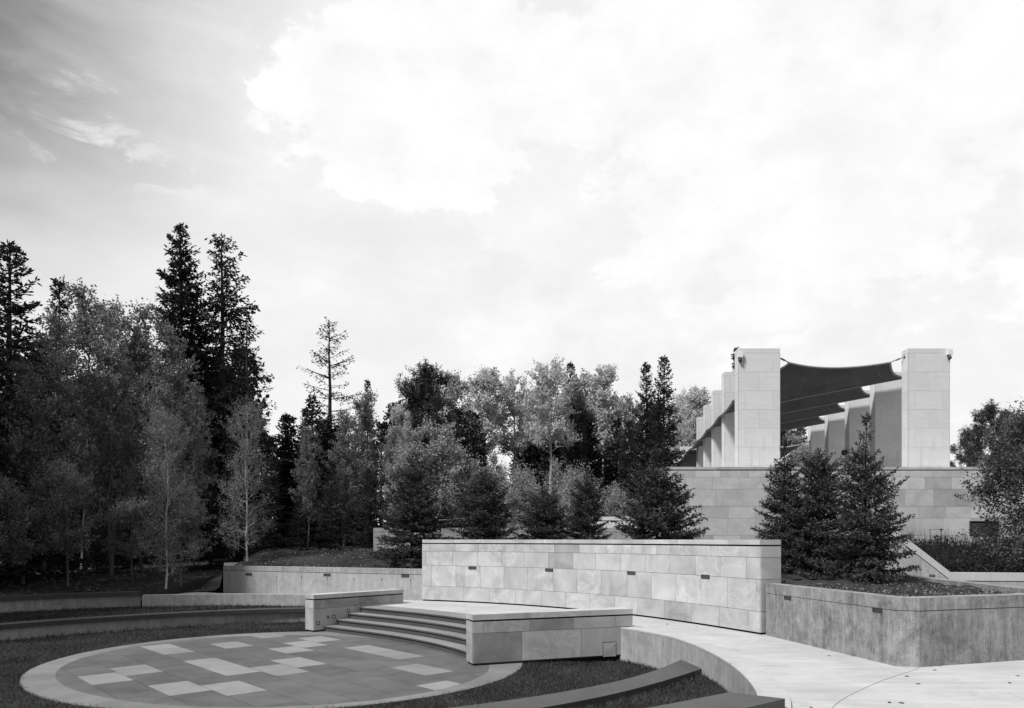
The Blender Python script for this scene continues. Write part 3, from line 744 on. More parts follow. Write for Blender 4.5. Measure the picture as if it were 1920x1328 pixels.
PW, PT, PZ0, PZ1 = 2.15, .62, 6.42, 12.7
def make_pillar():
    r = empty('pavilion_pillar', (0, 0, 0), None, 'pillar', 'white limestone pavilion pillars')
    q = [(0, 0), (PW, 0), (PW, PT), (0, PT)]; H_ = PZ1 - PZ0
    mb = MB(); mb.prism([(.02, .02), (PW - .02, .02), (PW - .02, PT - .02), (.02, PT - .02)], -.05, H_ - .02); mb.build('pillar_core', M['lime'], r)
    zs = [0, .27, 1.23, 2.19, 3.15, 4.11, 5.07, 6.04]
    mb = MB()
    for k in range(4):
        a, b = q[k], q[(k + 1) % 4]
        d = np.array(b) - np.array(a); d = d / np.linalg.norm(d); nr = np.array([d[1], -d[0]]); a = np.array(a) - nr * .02; b = np.array(b) - nr * .02
        a = a + d * .0; 
        clad(mb, [a, b], zs, [1.42, 1.075] if k % 2 == 0 else [9], 70 + k, shift=[1.06, 0] if k % 2 == 0 else [0], gap=.007)
    mb.build('stone_cladding', M['lime'], r)
    mb = MB(); mb.prism(q, 6.047, H_, .6); mb.build('coping', M['lime'], r)
    return r
def copy_tree(o):
    c = o.copy(); COL.objects.link(c)
    for ch in o.children:
        d = ch.copy(); COL.objects.link(d); d.parent = c
        for g in ch.children:
            e = g.copy(); COL.objects.link(e); e.parent = d
    return c
proto = make_pillar(); first = True
ordn = ['nearest', 'second', 'third', 'fourth', 'fifth']
pil = {}
def put_pillar(x, y, label):
    global first
    o = proto if first else copy_tree(proto); first = False
    o.location = (x, y, PZ0); o['label'] = label; return o
for i in range(5):
    pil['L', i] = (11.6 + .82 * i, 38 + 5.3 * i); pil['R', i] = (20.3 + .9 * i, 38 + 5.3 * i)
    put_pillar(*pil['L', i], ['broad white limestone pillar nearest on the left of the sails', 'white pillar second back in the left row, just behind the nearest one', 'white pillar third back in the left row, its stepped top showing',
                               'white pillar fourth back in the left row, its stepped top showing', 'lowest-looking white pillar fifth back in the left row beside the pale aspen'][i])
    put_pillar(*pil['R', i], ['broad white limestone pillar nearest on the right of the sails with a camera on its corner', 'white pillar second back in the right row behind the tallest spruce tip', 'white pillar third back in the right row with a dark side lamp',
                               'white pillar fourth back in the right row with a low dark lamp', 'white pillar fifth and farthest back in the right row'][i])
for j, yy in enumerate((78, 83.2, 88.6, 94.6)):
    x = 11.6 + .155 * (yy - 38)
    put_pillar(x, yy, ['far white pillar stepping down at the left end of the podium, tallest of four', 'second far white pillar stepping down left of the podium top', 'third far white pillar stepping down left of the podium top', 'smallest far white pillar at the left tip of the podium'][j])
    if j == 0: put_pillar(20.3 + .17 * (yy - 38), yy, 'far white pillar peeking out low behind the nearest left pillar')
# sails
def sail(F, B, label):
    """membrane between a front edge and a back edge, both given as points"""
    r = empty('shade_sail', tuple((np.mean(F, 0) + np.mean(B, 0)) / 2), label, 'shade sail', 'dark fabric sails over the pavilion')
    nu, nv = 30, 12; G = {}
    def along(P, k):
        P = np.array(P, float); c = np.r_[0, np.cumsum(np.linalg.norm(np.diff(P, axis=0), axis=1))]; c /= c[-1]
        return np.array([np.interp(k, c, P[:, i]) for i in range(3)])
    F0, F1, F2 = [np.array(p, float) for p in F]; B0 = np.array(B[0], float)
    for i in range(nu + 1):
        if i <= 8: k = i / 8; f = F0 + (F1 - F0) * k; u = .27 * k; e = .02 * 4 * k * (1 - k); sg_ = 0
        else: k = (i - 8) / (nu - 8); f = F1 + (F2 - F1) * k; u = .27 + .73 * k; e = .07 * 4 * k * (1 - k); sg_ = .16 * 4 * k * (1 - k)
        b = along(B, u)
        for j in range(nv + 1):
            v = j / nv; v2 = e + v * (1 - e - .05 * 4 * u * (1 - u))
            pull = .045 * 4 * v * (1 - v) * max(0, (u - .55) / .45) ** 2          # scooped right-hand edge
            f_ = f + (F1 - f) * pull; b_ = b + (B0 - b) * pull
            G[i, j] = f_ * (1 - v2) + b_ * v2 - np.array([0, 0, sg_ * (1 - v) + .12 * sin(pi * v)])
    mb = MB()
    for i in range(nu):
        for j in range(nv):
            q = [G[i, j], G[i + 1, j], G[i + 1, j + 1], G[i, j + 1]]
            mb.face(q)
    rim = [G[i, 0] for i in range(nu + 1)] + [G[nu, j] for j in range(1, nv + 1)] + [G[i, nv] for i in range(nu - 1, -1, -1)] + [G[0, j] for j in range(nv - 1, 0, -1)]
    mb.build('fabric', M['sail'], r, smooth=True)
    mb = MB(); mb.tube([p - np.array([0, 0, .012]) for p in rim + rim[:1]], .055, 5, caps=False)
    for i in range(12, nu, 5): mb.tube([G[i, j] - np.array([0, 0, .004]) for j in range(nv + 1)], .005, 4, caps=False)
    mb.build('lit_hem', M['lit_hem'], r, smooth=True)
    return r
def tie(r, a, b):
    a, b = np.array(a, float), np.array(b, float)
    mb = MB(); mb.tube([a, a * .6 + b * .4], .03, 6); mb.tube([a * .6 + b * .4, a * .3 + b * .7], .05, 6); mb.tube([a * .3 + b * .7, b], .03, 6); mb.build('tie_rod', M['steel'], r)
    mb = MB(); d = (b - a) / np.linalg.norm(b - a); mb.tube([b - d * .02, b + d * .03], .12, 8); mb.build('wall_plate', M['metal'], r)
def put_sail(L, Rr, L2, R2, label):
    edge = lambda y: (11.62 + .130 * (y - 38.9), y, 10.2)
    y0 = L[1] + .9
    FC = (L[0] + PW + .75, L[1] + .75, 12.15); FR = (Rr[0] - .55, Rr[1] + .72, 12.16)
    F = [edge(y0), FC, FR]; Bk = [edge(y0 + 4.95), (R2[0] + PW - .3, R2[1] - .3, 12.35)]
    r = sail(F, Bk, label)
    tie(r, FC, (L[0] + PW, L[1] + .35, 12.35)); tie(r, FR, (Rr[0], Rr[1] + .35, 12.36)); return r
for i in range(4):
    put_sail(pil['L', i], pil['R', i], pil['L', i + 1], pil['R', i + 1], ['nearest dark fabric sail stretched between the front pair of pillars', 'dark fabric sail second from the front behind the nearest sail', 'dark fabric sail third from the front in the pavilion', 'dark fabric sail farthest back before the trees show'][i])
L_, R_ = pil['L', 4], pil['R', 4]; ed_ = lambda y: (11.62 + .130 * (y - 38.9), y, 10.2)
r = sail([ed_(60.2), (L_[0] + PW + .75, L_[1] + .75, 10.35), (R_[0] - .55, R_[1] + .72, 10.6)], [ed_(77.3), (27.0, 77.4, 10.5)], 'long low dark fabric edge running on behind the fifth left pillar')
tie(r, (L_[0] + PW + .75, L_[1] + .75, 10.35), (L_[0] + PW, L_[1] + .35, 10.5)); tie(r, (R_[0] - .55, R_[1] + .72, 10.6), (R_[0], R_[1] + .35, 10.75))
# ---- cameras and lamps on the pillars
def security_camera(x, y, z, sx, label):
    r = empty('security_camera', (x, y, z), label, 'security camera', 'security cameras on the front pillars')
    mb = MB(); mb.box((x - .13, y - .16, z - .12), (x + .13, y, z + .16)); mb.build('housing', M['white'], r)
    mb = MB(); mb.tube([(x, y - .08, z - .12), (x, y - .08, z - .2)], .05, 8); mb.build('neck', M['steel'], r)
    mb = MB(); mb.tube([(x, y - .08, z - .2), (x, y - .09, z - .26), (x, y - .1, z - .33), (x, y - .1, z - .37)], [.075, .10, .075, .03], 10); mb.build('dome', M['metal'], r)
security_camera(xat(1388, 37.9), 37.99, zat(666, 37.9), 1, 'small white camera high on the nearest left pillar')
security_camera(xat(1781, 37.9), 37.99, zat(661, 37.9), 1, 'small camera high on the outer corner of the nearest right pillar')
def wall_lamp(key, py, label):
    x, y = pil[key]; y += PT / 2; x -= .02; z = zat(py, y)
    r = empty('wall_lamp', (x, y, z), label, 'wall lamp', 'lamps on the right row of pillars')
    mb = MB(); mb.tube([(x, y, z), (x - .06, y, z)], .16, 12); mb.build('back_plate', M['metal'], r)
    mb = MB(); mb.tube([(x - .06, y, z), (x - .16, y, z), (x - .28, y, z), (x - .33, y, z)], [.15, .21, .17, .05], 12); mb.build('lamp_body', M['metal'], r)
wall_lamp(('R', 2), 849, 'dark round lamp on the side of the third right pillar')
wall_lamp(('R', 3), 866, 'dark round lamp low on the side of the fourth right pillar')
# ---- walls behind the curved stone wall
bwY = 36
bwp = [(xat(700, bwY), bwY), (xat(1240, bwY), bwY)]; bwp = spline(bwp, 1)
bk = empty('garden_wall', (-1, 36, 2.4), 'pale concrete garden wall half hidden behind the row of young spruces', 'wall')
mb = MB(); strip(mb, bwp, offset(bwp, .4), 1.5, 3.26); mb.build('wall_body', M['conc'], bk)
mb = MB(); strip(mb, offset(bwp, .012), offset(bwp, .38), 3.255, 3.28); mb.build('shadow_gap', M['reveal'], bk)
mb = MB(); strip(mb, bwp, offset(bwp, .4), 3.28, 3.47); mb.build('coping', M['conc'], bk)
hb = empty('stone_block', (5.5, 38, 2.6), 'bright white stone block showing between two young spruces above the wall', 'stone block')
mb = MB(); mb.box((xat(1112, 38), 38, 2.2), (xat(1215, 38), 39.6, zat(976, 38))); mb.build('block', M['lime'], hb)
mb = MB(); mb.box((xat(1111, 38), 37.97, zat(976, 38) + .003), (xat(1216, 38), 39.63, zat(969, 38))); mb.build('coping', M['lime'], hb)
rl = empty('handrail', (-2.5, 37.5, 2.5), 'thin pale handrail behind the young spruces', 'handrail')
a_, b_ = (xat(822, 38), 38, zat(976, 38)), (xat(1082, 38), 38.3, zat(957, 38.3)); a_, b_ = np.array(a_), np.array(b_)
mb = MB(); mb.tube([a_, (a_ + b_) / 2, b_], .03, 6); mb.build('rail', M['steel'], rl)
for k in range(5):
    p = a_ + (b_ - a_) * k / 4; mb = MB(); mb.tube([(p[0], p[1], 2.2), tuple(p - np.array([0, 0, .03]))], .022, 6); mb.build('post', M['steel'], rl)
ked = spline([(xat(420, 33), 33.0), (xat(500, 33), 33.2), (xat(562, 33), 33.4)], .4)
mb = MB(); strip(mb, ked, offset(ked, .25), 1.4, 1.86); tag(mb.build('edging_kerb', M['conc']), 'thin concrete edging strip above the low concrete wall', 'edging kerb')
#@@PART3
# ================================================================== planted ground behind the walls
def gz(X, Y):
    X = np.asarray(X, float); Y = np.asarray(Y, float)
    left = 1.0 + .035 * np.maximum(0, Y - 27)
    right = 1.78 + .62 * smooth01((Y - 30.5) / 5.5)
    k = smooth01((X + 13.2) / 1.3)
    z = left * (1 - k) + right * k
    far = smooth01((Y - 42) / 14)
    return z * (1 - far) + 2.45 * far
ub_b = offset(ub, .58)
front = [(-90, 10, .95), (-40, 11, .95), (-21.4, 12.5, .95)] + [(p[0], p[1], .95) for p in ub_b[2:-1]] + [(-13.75, 27.9, .8), (-13.6, 31.0, .70), (-12.6, 31.3, .74), (-12.3, 31.2, .9), (-12.05, 31.0, 1.75)] + \
    [(p[0], p[1], 1.76) for p in offset(wa, .3)[1:-2]] + [(p[0], p[1], 1.8) for p in offset(wallp, .52)[5:]] + [(7.2, 19.5, 1.85), (11.4, 21.9, 1.8), (11.6, 26.4, 1.6), (12.6, 26.5, 1.6), (60, 26.6, 1.6)]
F = np.array(front); F = F[np.argsort(F[:, 0])]
rows = np.array([0, .35, .8, 1.4, 2.2, 3.2, 4.5, 6, 8, 10.5, 13.5, 17, 22, 30, 45, 80, 160, 500])
rgn = np.random.default_rng(12)
Fx = []
for a, b in zip(F[:-1], F[1:]):
    n = max(1, int(abs(b[0] - a[0]) / .6)); Fx += [a + (b - a) * i / n for i in range(n)]
Fx.append(F[-1]); Fx = np.array(Fx)
X = np.repeat(Fx[:, :1], len(rows), 1); Y = Fx[:, 1:2] + rows[None]
k = smooth01(rows / 3.5)[None]
Z = Fx[:, 2:3] * (1 - k) + gz(X, Y) * k + rgn.standard_normal(X.shape) * .035 * (rows > 0)[None]
mb = MB()
for i in range(len(Fx) - 1):
    for j in range(len(rows) - 1):
        mb.face([(X[a, b], Y[a, b], Z[a, b]) for a, b in ((i, j), (i + 1, j), (i + 1, j + 1), (i, j + 1))])
tag(mb.build('forest_floor', M['forest'], smooth=True), kind='structure')

# ================================================================== grass blades, litter, ground cover
def blades(P, z, hgt, wid, seed, lean=.5):
    r = np.random.default_rng(seed); n = len(P); a = r.uniform(0, 2 * pi, n); h = hgt * r.uniform(.5, 1.25, n)
    u = np.c_[np.cos(a), np.sin(a), np.zeros(n)] * (wid * r.uniform(.7, 1.3, n))[:, None]
    b = np.c_[P, z]; tip = b + np.c_[r.normal(0, lean, n) * h, r.normal(0, lean, n) * h, h]
    return np.stack([b - u, b + u, tip + u * .15, tip - u * .15], 1)
def scatter(poly, dens, seed, holes=()):
    r = np.random.default_rng(seed); poly = np.asarray(poly); lo, hi = poly.min(0), poly.max(0)
    n = int(np.prod(hi - lo) * dens); P = r.uniform(lo, hi, (n, 2)); P = P[inside(P, poly)]
    for h in holes: P = P[~inside(P, h)]
    return P
pier_poly = [tuple(rc + rd * -.05), tuple(rc + rd * 4.0), tuple(rc + rd * 4.0 + rn_ * .6), tuple(rc + rd * -.05 + rn_ * .6)]
right_lawn = np.vstack([b1i[:-1][::-1], curb[6:20][::-1] - .02, [(2.6, 18.3), (-.6, 17.0), (-3, 16)]])
right_lawn = np.vstack([[(-6, 10.4)], b1i[:-1][::-1], [(3.74, 15.6), (3.55, 16.6), (3.25, 17.7), (2.9, 18.5), (1, 17.8), (-.9, 17.05), (-3, 15)]])
Q = []; T = []
ring_hole = ring_o - (ring_o - C0) / np.linalg.norm(ring_o - C0, axis=1)[:, None] * .03
P = scatter(right_lawn, 1500, 1, [ring_hole, pier_poly]); Q.append(blades(P, zlawn(P[:, 0], P[:, 1]), .055, .005, 2, .7))
P = scatter(np.vstack([terA, terB[::-1]]), 1500, 3); Q.append(blades(P, np.full(len(P), .17), .065, .005, 4, .7))
lpoly = np.vstack([offset(lb, .08), [(-6.2, 25.5), (-6.4, 23.3), (-5, 20), (-5, 12), (-8, 8.5)]])
P = scatter(lpoly, 700, 5, [ring_hole]); Q.append(blades(P, zlawn(P[:, 0], P[:, 1]), .055, .006, 6, .7))
P = scatter(np.vstack([A2, B2[::-1]]), 380, 7); Q.append(blades(P, np.full(len(P), .415), .07, .010, 8, .7))
# longer tufts along wall feet
P = offset(curb, -.03)[4:30]; P = np.repeat(P, 60, 0) + np.random.default_rng(9).normal(0, .045, (len(P) * 60, 2)); P = P[P[:, 1] > 10.6]
Q.append(blades(P, np.where(P[:, 1] > 15.3, -.13, .15), .10, .006, 10, .5))
for pth, zz, s_ in ((lb, 0, 11), (np.vstack([ub, lowp]), .42, 12)):
    P = offset(pth, .06); P = np.repeat(P, 26, 0) + np.random.default_rng(s_).normal(0, .12, (len(P) * 26, 2)); Q.append(blades(P, np.full(len(P), zz - .02), .12, .010, s_ + 20, .5))
Q = np.concatenate(Q); gr = link('grass', quad_mesh('grass', Q, M['grassR'], np.random.default_rng(3).random(len(Q)))); tag(gr, 'short mown grass of the bowl lawns', 'grass', kind='stuff')
def flakes(P, z, size, seed, up=.6):
    r = np.random.default_rng(seed); n = len(P); c = np.c_[P, z]
    u = r.normal(0, 1, (n, 3)); u[:, 2] *= 1 - up; u /= np.linalg.norm(u, axis=1)[:, None]
    w = np.cross(u, np.c_[r.normal(0, .6, n), r.normal(0, .6, n), np.ones(n)]); w /= np.linalg.norm(w, axis=1)[:, None]
    s = size * r.uniform(.5, 1.3, n)[:, None]
    return np.stack([c - u * s, c + w * s * .5, c + u * s, c - w * s * .5], 1)
r_ = np.random.default_rng(21)
P = np.vstack([np.c_[r_.uniform(-30, -6, 9000), r_.uniform(24, 42, 9000)]])
fl = np.interp(P[:, 0], F[:, 0], F[:, 1]); P = P[P[:, 1] > fl + .2]
sd0 = np.interp(P[:, 0], F[:, 0], F[:, 2]); kk = smooth01((P[:, 1] - np.interp(P[:, 0], F[:, 0], F[:, 1])) / 3.5)
Q = flakes(P, sd0 * (1 - kk) + gz(P[:, 0], P[:, 1]) * kk + .03, .055, 22)
P2 = scatter(ps, 90, 23); Q = np.concatenate([Q, flakes(P2, np.full(len(P2), 1.80), .03, 24)])
tag(link('leaf_litter', quad_mesh('leaf_litter', Q, M['litter'], r_.random(len(Q)))), 'dry leaf litter over the woodland floor and planter soil', 'leaf litter', kind='stuff')
P = np.c_[r_.uniform(12.2, 29, 26000), r_.uniform(26.55, 35.9, 26000)]
zc = 1.6 + (gz(P[:, 0], P[:, 1]) - 1.6) * smooth01((P[:, 1] - 26.5) / 3.5)
bumpy = .22 + .2 * np.sin(P[:, 0] * 2.1) * np.sin(P[:, 1] * 1.7 + 1) + .15 * np.sin(P[:, 0] * 5 + P[:, 1] * 3)
P_z = zc + r_.uniform(0, 1, len(P)) * (bumpy + .25)
Q = flakes(P, P_z, .085, 26, .2); st_ = blades(P[:5000], zc[:5000], .95, .012, 27, .25)
tag(link('ground_cover', quad_mesh('ground_cover', np.concatenate([Q, st_]), M['cover'], r_.random(len(Q) + 5000))), 'dark low ground cover between the sloping wall and the podium', 'ground cover', kind='stuff')
# fallen leaves on the path
spots = [(1602, 1231), (1554, 1230), (1796, 1245), (1752, 1257), (1668, 1318), (1690, 1319), (1521, 1327), (1700, 1269), (1893, 1281), (1909, 1268), (1307, 1175.6), (1251, 1171), (1761, 1249), (1722, 1283)]
lm = None
for i, (px, py) in enumerate(spots):
    p = gp(px, py, ZD)
    if lm is None:
        q = MB(); q.face([(-.05, 0, .004), (-.01, -.03, .016), (.06, 0, .006), (0, .03, .018)]); o = q.build('fallen_leaf', M['fallen']); lm = o
    else: o = lm.copy(); COL.objects.link(o)
    o.location = (p[0], p[1], ZD); o.rotation_euler = (0, 0, i * 1.7); o.scale = (.72 + .1 * (i % 3),) * 3
    tag(o, 'small curled brown leaf lying on the pale path', 'fallen leaf', 'fallen leaves on the path')

# ================================================================== trees
def unit(v): return v / (np.linalg.norm(v, axis=-1, keepdims=True) + 1e-9)
def tube_np(acc, pts, rad, n=5):
    pts = np.asarray(pts, float); d = unit(np.gradient(pts, axis=0))
    ref = np.where(np.abs(d[:, 2:3]) > .9, np.array([[1., 0, 0]]), np.array([[0, 0, 1.]]))
    a = unit(np.cross(d, ref)); b = np.cross(a, d); th = np.arange(n) * 2 * pi / n
    ring = pts[:, None] + np.asarray(rad)[:, None, None] * (np.cos(th)[None, :, None] * a[:, None] + np.sin(th)[None, :, None] * b[:, None])
    r2 = np.roll(ring, -1, 1)
    acc.append(np.stack([r2[:-1], ring[:-1], ring[1:], r2[1:]], 2).reshape(-1, 4, 3))
def diamonds(c, u, w): return np.stack([c - u, c + w, c + u, c - w], 1)
REAL = {}
def finish(name, wood, leaves, bark, leafm, seed, label=None, cat='tree'):
    r = empty(name, (0, 0, 0), label, cat)
    rn = np.random.default_rng(seed + 500)
    w = np.concatenate(wood); me = quad_mesh('trunk', w, bark); me.shade_smooth(); link('trunk', me, r)
    L = np.concatenate(leaves); REAL[r.name] = float(np.percentile(L[..., 2], 99.85)); link('crown', quad_mesh('crown', L, leafm, np.clip(rn.normal(.5, .25, len(L)), 0, 1)), r)
    return r
def spruce(name, h, Rm, seed, leafm, bark, levels=22, per=6, power=.85, start=.03, droop=-.12, tipup=.16, topup=.9, twig_d=.075, twig_l=.42, nl=.105, nw=.017, blade_d=.030,
           hang=0., sparse=0., ragged=.15, trunk_r=None, spread=.45, skip_low=0., lead=0.):
    r = np.random.default_rng(seed); wood = []; leaves = []
    tr = trunk_r or h * .014; zz = np.linspace(0, h, 14); wob = np.c_[np.cumsum(r.normal(0, h * .0015, 14)), np.cumsum(r.normal(0, h * .0015, 14)), zz]
    tube_np(wood, wob, tr * (1 - zz / h) ** .8 + .006 * h / 10, 8)
    tx = lambda z: np.array([np.interp(z, zz, wob[:, 0]), np.interp(z, zz, wob[:, 1]), z])
    for k in range(levels):
        t0 = start + (1 - start) * (k / levels) ** .92
        m = per if t0 < .85 else max(3, per - 1); a0 = r.uniform(0, 2 * pi)
        for q in range(m):
            t = min(.985, t0 + r.normal(0, .35 / levels)); t = max(t, start * .7)
            if r.random() < sparse * (1.2 if t < .75 else .35): 
                dead = True
            else: dead = False
            env = (1 - t) ** power if not lead else (.16 * ((1 - t) / lead) ** .8 if t > 1 - lead else .20 + .80 * ((1 - lead - t) / (1 - lead)) ** power)
            L = Rm * env * r.uniform(1 - ragged * 1.6, 1 + ragged) + .006 * h
            if lead and t > 1 - lead and r.random() < .62: continue
            if t < skip_low: L *= .6
            a = a0 + q * 2 * pi / m + r.normal(0, .22)
            dr = np.array([cos(a), sin(a), 0]); up = droop + (topup - droop) * t ** 1.6 + r.normal(0, .06)
            n = 8; s = np.linspace(0, 1, n); base = tx(t * h)
            pts = base + dr * (s * L)[:, None]; pts[:, 2] += L * (up * s + tipup * s * s); pts += np.c_[np.zeros(n), np.zeros(n), np.zeros(n)] + np.cross(dr, (0, 0, 1)) * (s ** 2 * r.normal(0, .08) * L)[:, None]
            tube_np(wood, pts, (L * .016 + .004 * h / 10) * (1 - s * .85), 4)
            if dead and r.random() < .55: continue
            nt_ = max(4, int(L / twig_d)); ss = np.linspace(.14 if not dead else .45, 1, nt_) + r.normal(0, .01, nt_); ss = np.clip(ss, .05, 1)
            pp = np.stack([np.interp(ss, s, pts[:, i]) for i in range(3)], 1); fd = unit(np.stack([np.interp(ss, s, np.gradient(pts[:, i])) for i in range(3)], 1))
            side = np.cross(fd, (0, 0, 1.0)); side = unit(side)
            for sg in (-1, 1):
                tl = np.minimum(twig_l, .5 * L * (1.08 - ss)) * r.uniform(.6, 1.2, nt_) + nl * .4
                td = unit(fd * r.uniform(.45, .85, (nt_, 1)) + side * sg * r.uniform(.6, 1.0, (nt_, 1)) + np.array([0, 0, 1.]) * (r.normal(-.05, .2, (nt_, 1)) - hang))
                nb = np.maximum(2, (tl / blade_d).astype(int)); idx = np.repeat(np.arange(nt_), nb)
                f = r.random(len(idx)); c = pp[idx] + td[idx] * (tl[idx] * f)[:, None]; c[:, 2] -= hang * .35 * (tl[idx] * f) ** 1.2
                dv = unit(td[idx] + r.normal(0, spread, (len(idx), 3))); ln = nl * r.uniform(.6, 1.25, len(idx))
                wv = unit(np.cross(dv, r.normal(0, 1, (len(idx), 3)))) * (nw * r.uniform(.7, 1.4, len(idx)))[:, None]
                leaves.append(diamonds(c + dv * (ln * .5)[:, None], dv * (ln * .5)[:, None], wv))
            nb = max(3, int(L / blade_d)); f = r.uniform(.1, 1.03, nb); c = np.stack([np.interp(f, s, pts[:, i]) for i in range(3)], 1)
            dv = unit(fd[-1] + r.normal(0, spread * .9, (nb, 3))); ln = nl * r.uniform(.7, 1.3, nb); wv = unit(np.cross(dv, r.normal(0, 1, (nb, 3)))) * nw
            leaves.append(diamonds(c + dv * (ln * .5)[:, None], dv * (ln * .5)[:, None], wv))
    # leader and its ring of upright shoots
    for q in range(6):
        z0 = h * r.uniform(.88, .965); a = q * pi / 3 + r.normal(0, .3); L = h * r.uniform(.035, .06); e = r.uniform(.6, 1.05)
        dv0 = np.array([cos(a) * cos(e), sin(a) * cos(e), sin(e)]); o = tx(z0); tube_np(wood, np.stack([o, o + dv0 * L * .5, o + dv0 * L]), np.array([.006, .005, .003]) * h / 5, 4)
        nb = 12; f = r.uniform(.1, 1, nb); c = o + dv0 * (L * f)[:, None]; dv = unit(dv0 + r.normal(0, .5, (nb, 3))); ln = nl * .7; wv = unit(np.cross(dv, r.normal(0, 1, (nb, 3)))) * nw * .8
        leaves.append(diamonds(c + dv * ln * .4, dv * ln * .5, wv))
    nb = int(30); f = r.uniform(.88, 1.0, nb); c = np.stack([tx(x * h) for x in f]); dv = unit(np.array([0, 0, 1.]) + r.normal(0, .55, (nb, 3))); ln = nl * r.uniform(.7, 1.2, nb)
    wv = unit(np.cross(dv, r.normal(0, 1, (nb, 3)))) * nw; leaves.append(diamonds(c + dv * (ln * .5)[:, None], dv * (ln * .5)[:, None], wv))
    return finish(name, wood, leaves, bark, leafm, seed)
def broadleaf(name, h, Rm, seed, leafm, bark, base=.3, nbr=26, sub=5, twigs=4, leaf=.09, per=16, sig=.22, up=(.4, .9), shape=.6, trunk_r=None, stems=1, needle=1.0, lean=0., branch_r=1.0, top_thin=0.):
    r = np.random.default_rng(seed); wood = []; leaves = []
    for st in range(stems):
        a_s = r.uniform(0, 2 * pi); hh = h * (1 if st == 0 else r.uniform(.7, .95)); off = np.array([cos(a_s), sin(a_s)]) * (0 if stems == 1 else r.uniform(.1, .45) * Rm)
        n = 12; s = np.linspace(0, 1, n); tw = np.c_[off[0] * s ** .7 + np.cumsum(r.normal(0, hh * .006, n)) + lean * s * hh, off[1] * s ** .7 + np.cumsum(r.normal(0, hh * .006, n)), s * hh]
        tr = trunk_r or h * .010; tube_np(wood, tw, tr * (1 - s * .9) + .004, 7)
        nb_ = nbr // stems
        for k in range(nb_):
            t = base + (.97 - base) * ((k + r.random()) / nb_) ** 1.05; x = (t - base) / (1 - base)
            env = (np.sin(pi * np.clip(x * .86 + .14, 0, 1)) ** shape); L = Rm * env * r.uniform(.55, 1.1) + .05 * Rm
            a = k * 2.399 + r.normal(0, .5); e = r.uniform(*up) + .35 * x
            dr = np.array([cos(a) * cos(e), sin(a) * cos(e), sin(e)]); o = np.array([np.interp(t, s, tw[:, i]) for i in range(3)])
            m = 7; q = np.linspace(0, 1, m); pts = o + dr * (q * L)[:, None] + np.cumsum(r.normal(0, L * .035, (m, 3)), 0) * (q > 0)[:, None]; pts[:, 2] -= L * .12 * q ** 2
            tube_np(wood, pts, (tr * .32 * (1 - t * .5) * branch_r * (1 - q * .85) + .003), 5)
            for j in range(sub):
                f = r.uniform(.3, 1.0); o2 = np.array([np.interp(f, q, pts[:, i]) for i in range(3)]); d2 = unit(dr + r.normal(0, .65, 3)); L2 = L * r.uniform(.25, .5) * (1.2 - f * .6)
                p2 = o2 + d2 * (np.linspace(0, 1, 4) * L2)[:, None] + r.normal(0, L2 * .06, (4, 3)) * np.array([0, 1, 1, 1])[:, None]
                tube_np(wood, p2, np.array([.010, .008, .006, .003]) * (h / 9) * branch_r, 4)
                for w in range(twigs):
                    if r.random() < top_thin * x: continue
                    c0 = p2[1] + (p2[-1] - p2[1]) * r.uniform(0, 1.25) + r.normal(0, L2 * .2, 3)
                    npl = r.poisson(per * (.35 + .65 * min(1, L / Rm))) + 2; td = unit(d2 * .6 + np.array([0, 0, .55]) + r.normal(0, .45, 3)); ln = sig * 5.5 * r.uniform(.5, 1.2)
                    c = c0 + td * (r.uniform(0, 1, (npl, 1)) ** .8 * ln) + r.normal(0, sig * .5, (npl, 3)); u = unit(r.normal(0, 1, (npl, 3)))
                    if w % 2 == 0: tube_np(wood, np.stack([c0, c0 + td * ln * .5, c0 + td * ln * .95]), np.array([.004, .003, .0015]) * (h / 9) * branch_r, 3)
                    wv = unit(np.cross(u, r.normal(0, 1, (npl, 3)))); sz = leaf * r.uniform(.6, 1.25, npl)[:, None] * .5
                    leaves.append(diamonds(c, u * sz * (needle ** .5), wv * sz * .72 / needle))
    return finish(name, wood, leaves, bark, leafm, seed)
used = set()
def plant(proto, x, y, z, s, rot, label, name=None, group=None, cat='tree', sz=None):
    if proto.name in used: o = copy_tree(proto)
    else: o = proto; used.add(proto.name)
    o.location = (x, y, z); o.rotation_euler = (0, 0, rot); o.scale = (s, s, s if sz is None else sz); o['label'] = label; o['category'] = cat
    if group: o['group'] = group
    elif 'group' in o: del o['group']
    return o
def at_px(proto, h, px, ytop, Y, label, rot=0, wide=1.0, zb=None, group=None, cat='tree'):
    h = max(h, REAL[proto.name]); X = xat(px, Y); z = float(gz(X, Y)) - .06 if zb is None else zb; s = (zat(ytop, Y) - z) / h
    return plant(proto, X, Y, z, s * wide, rot, label, group=group, cat=cat, sz=s)
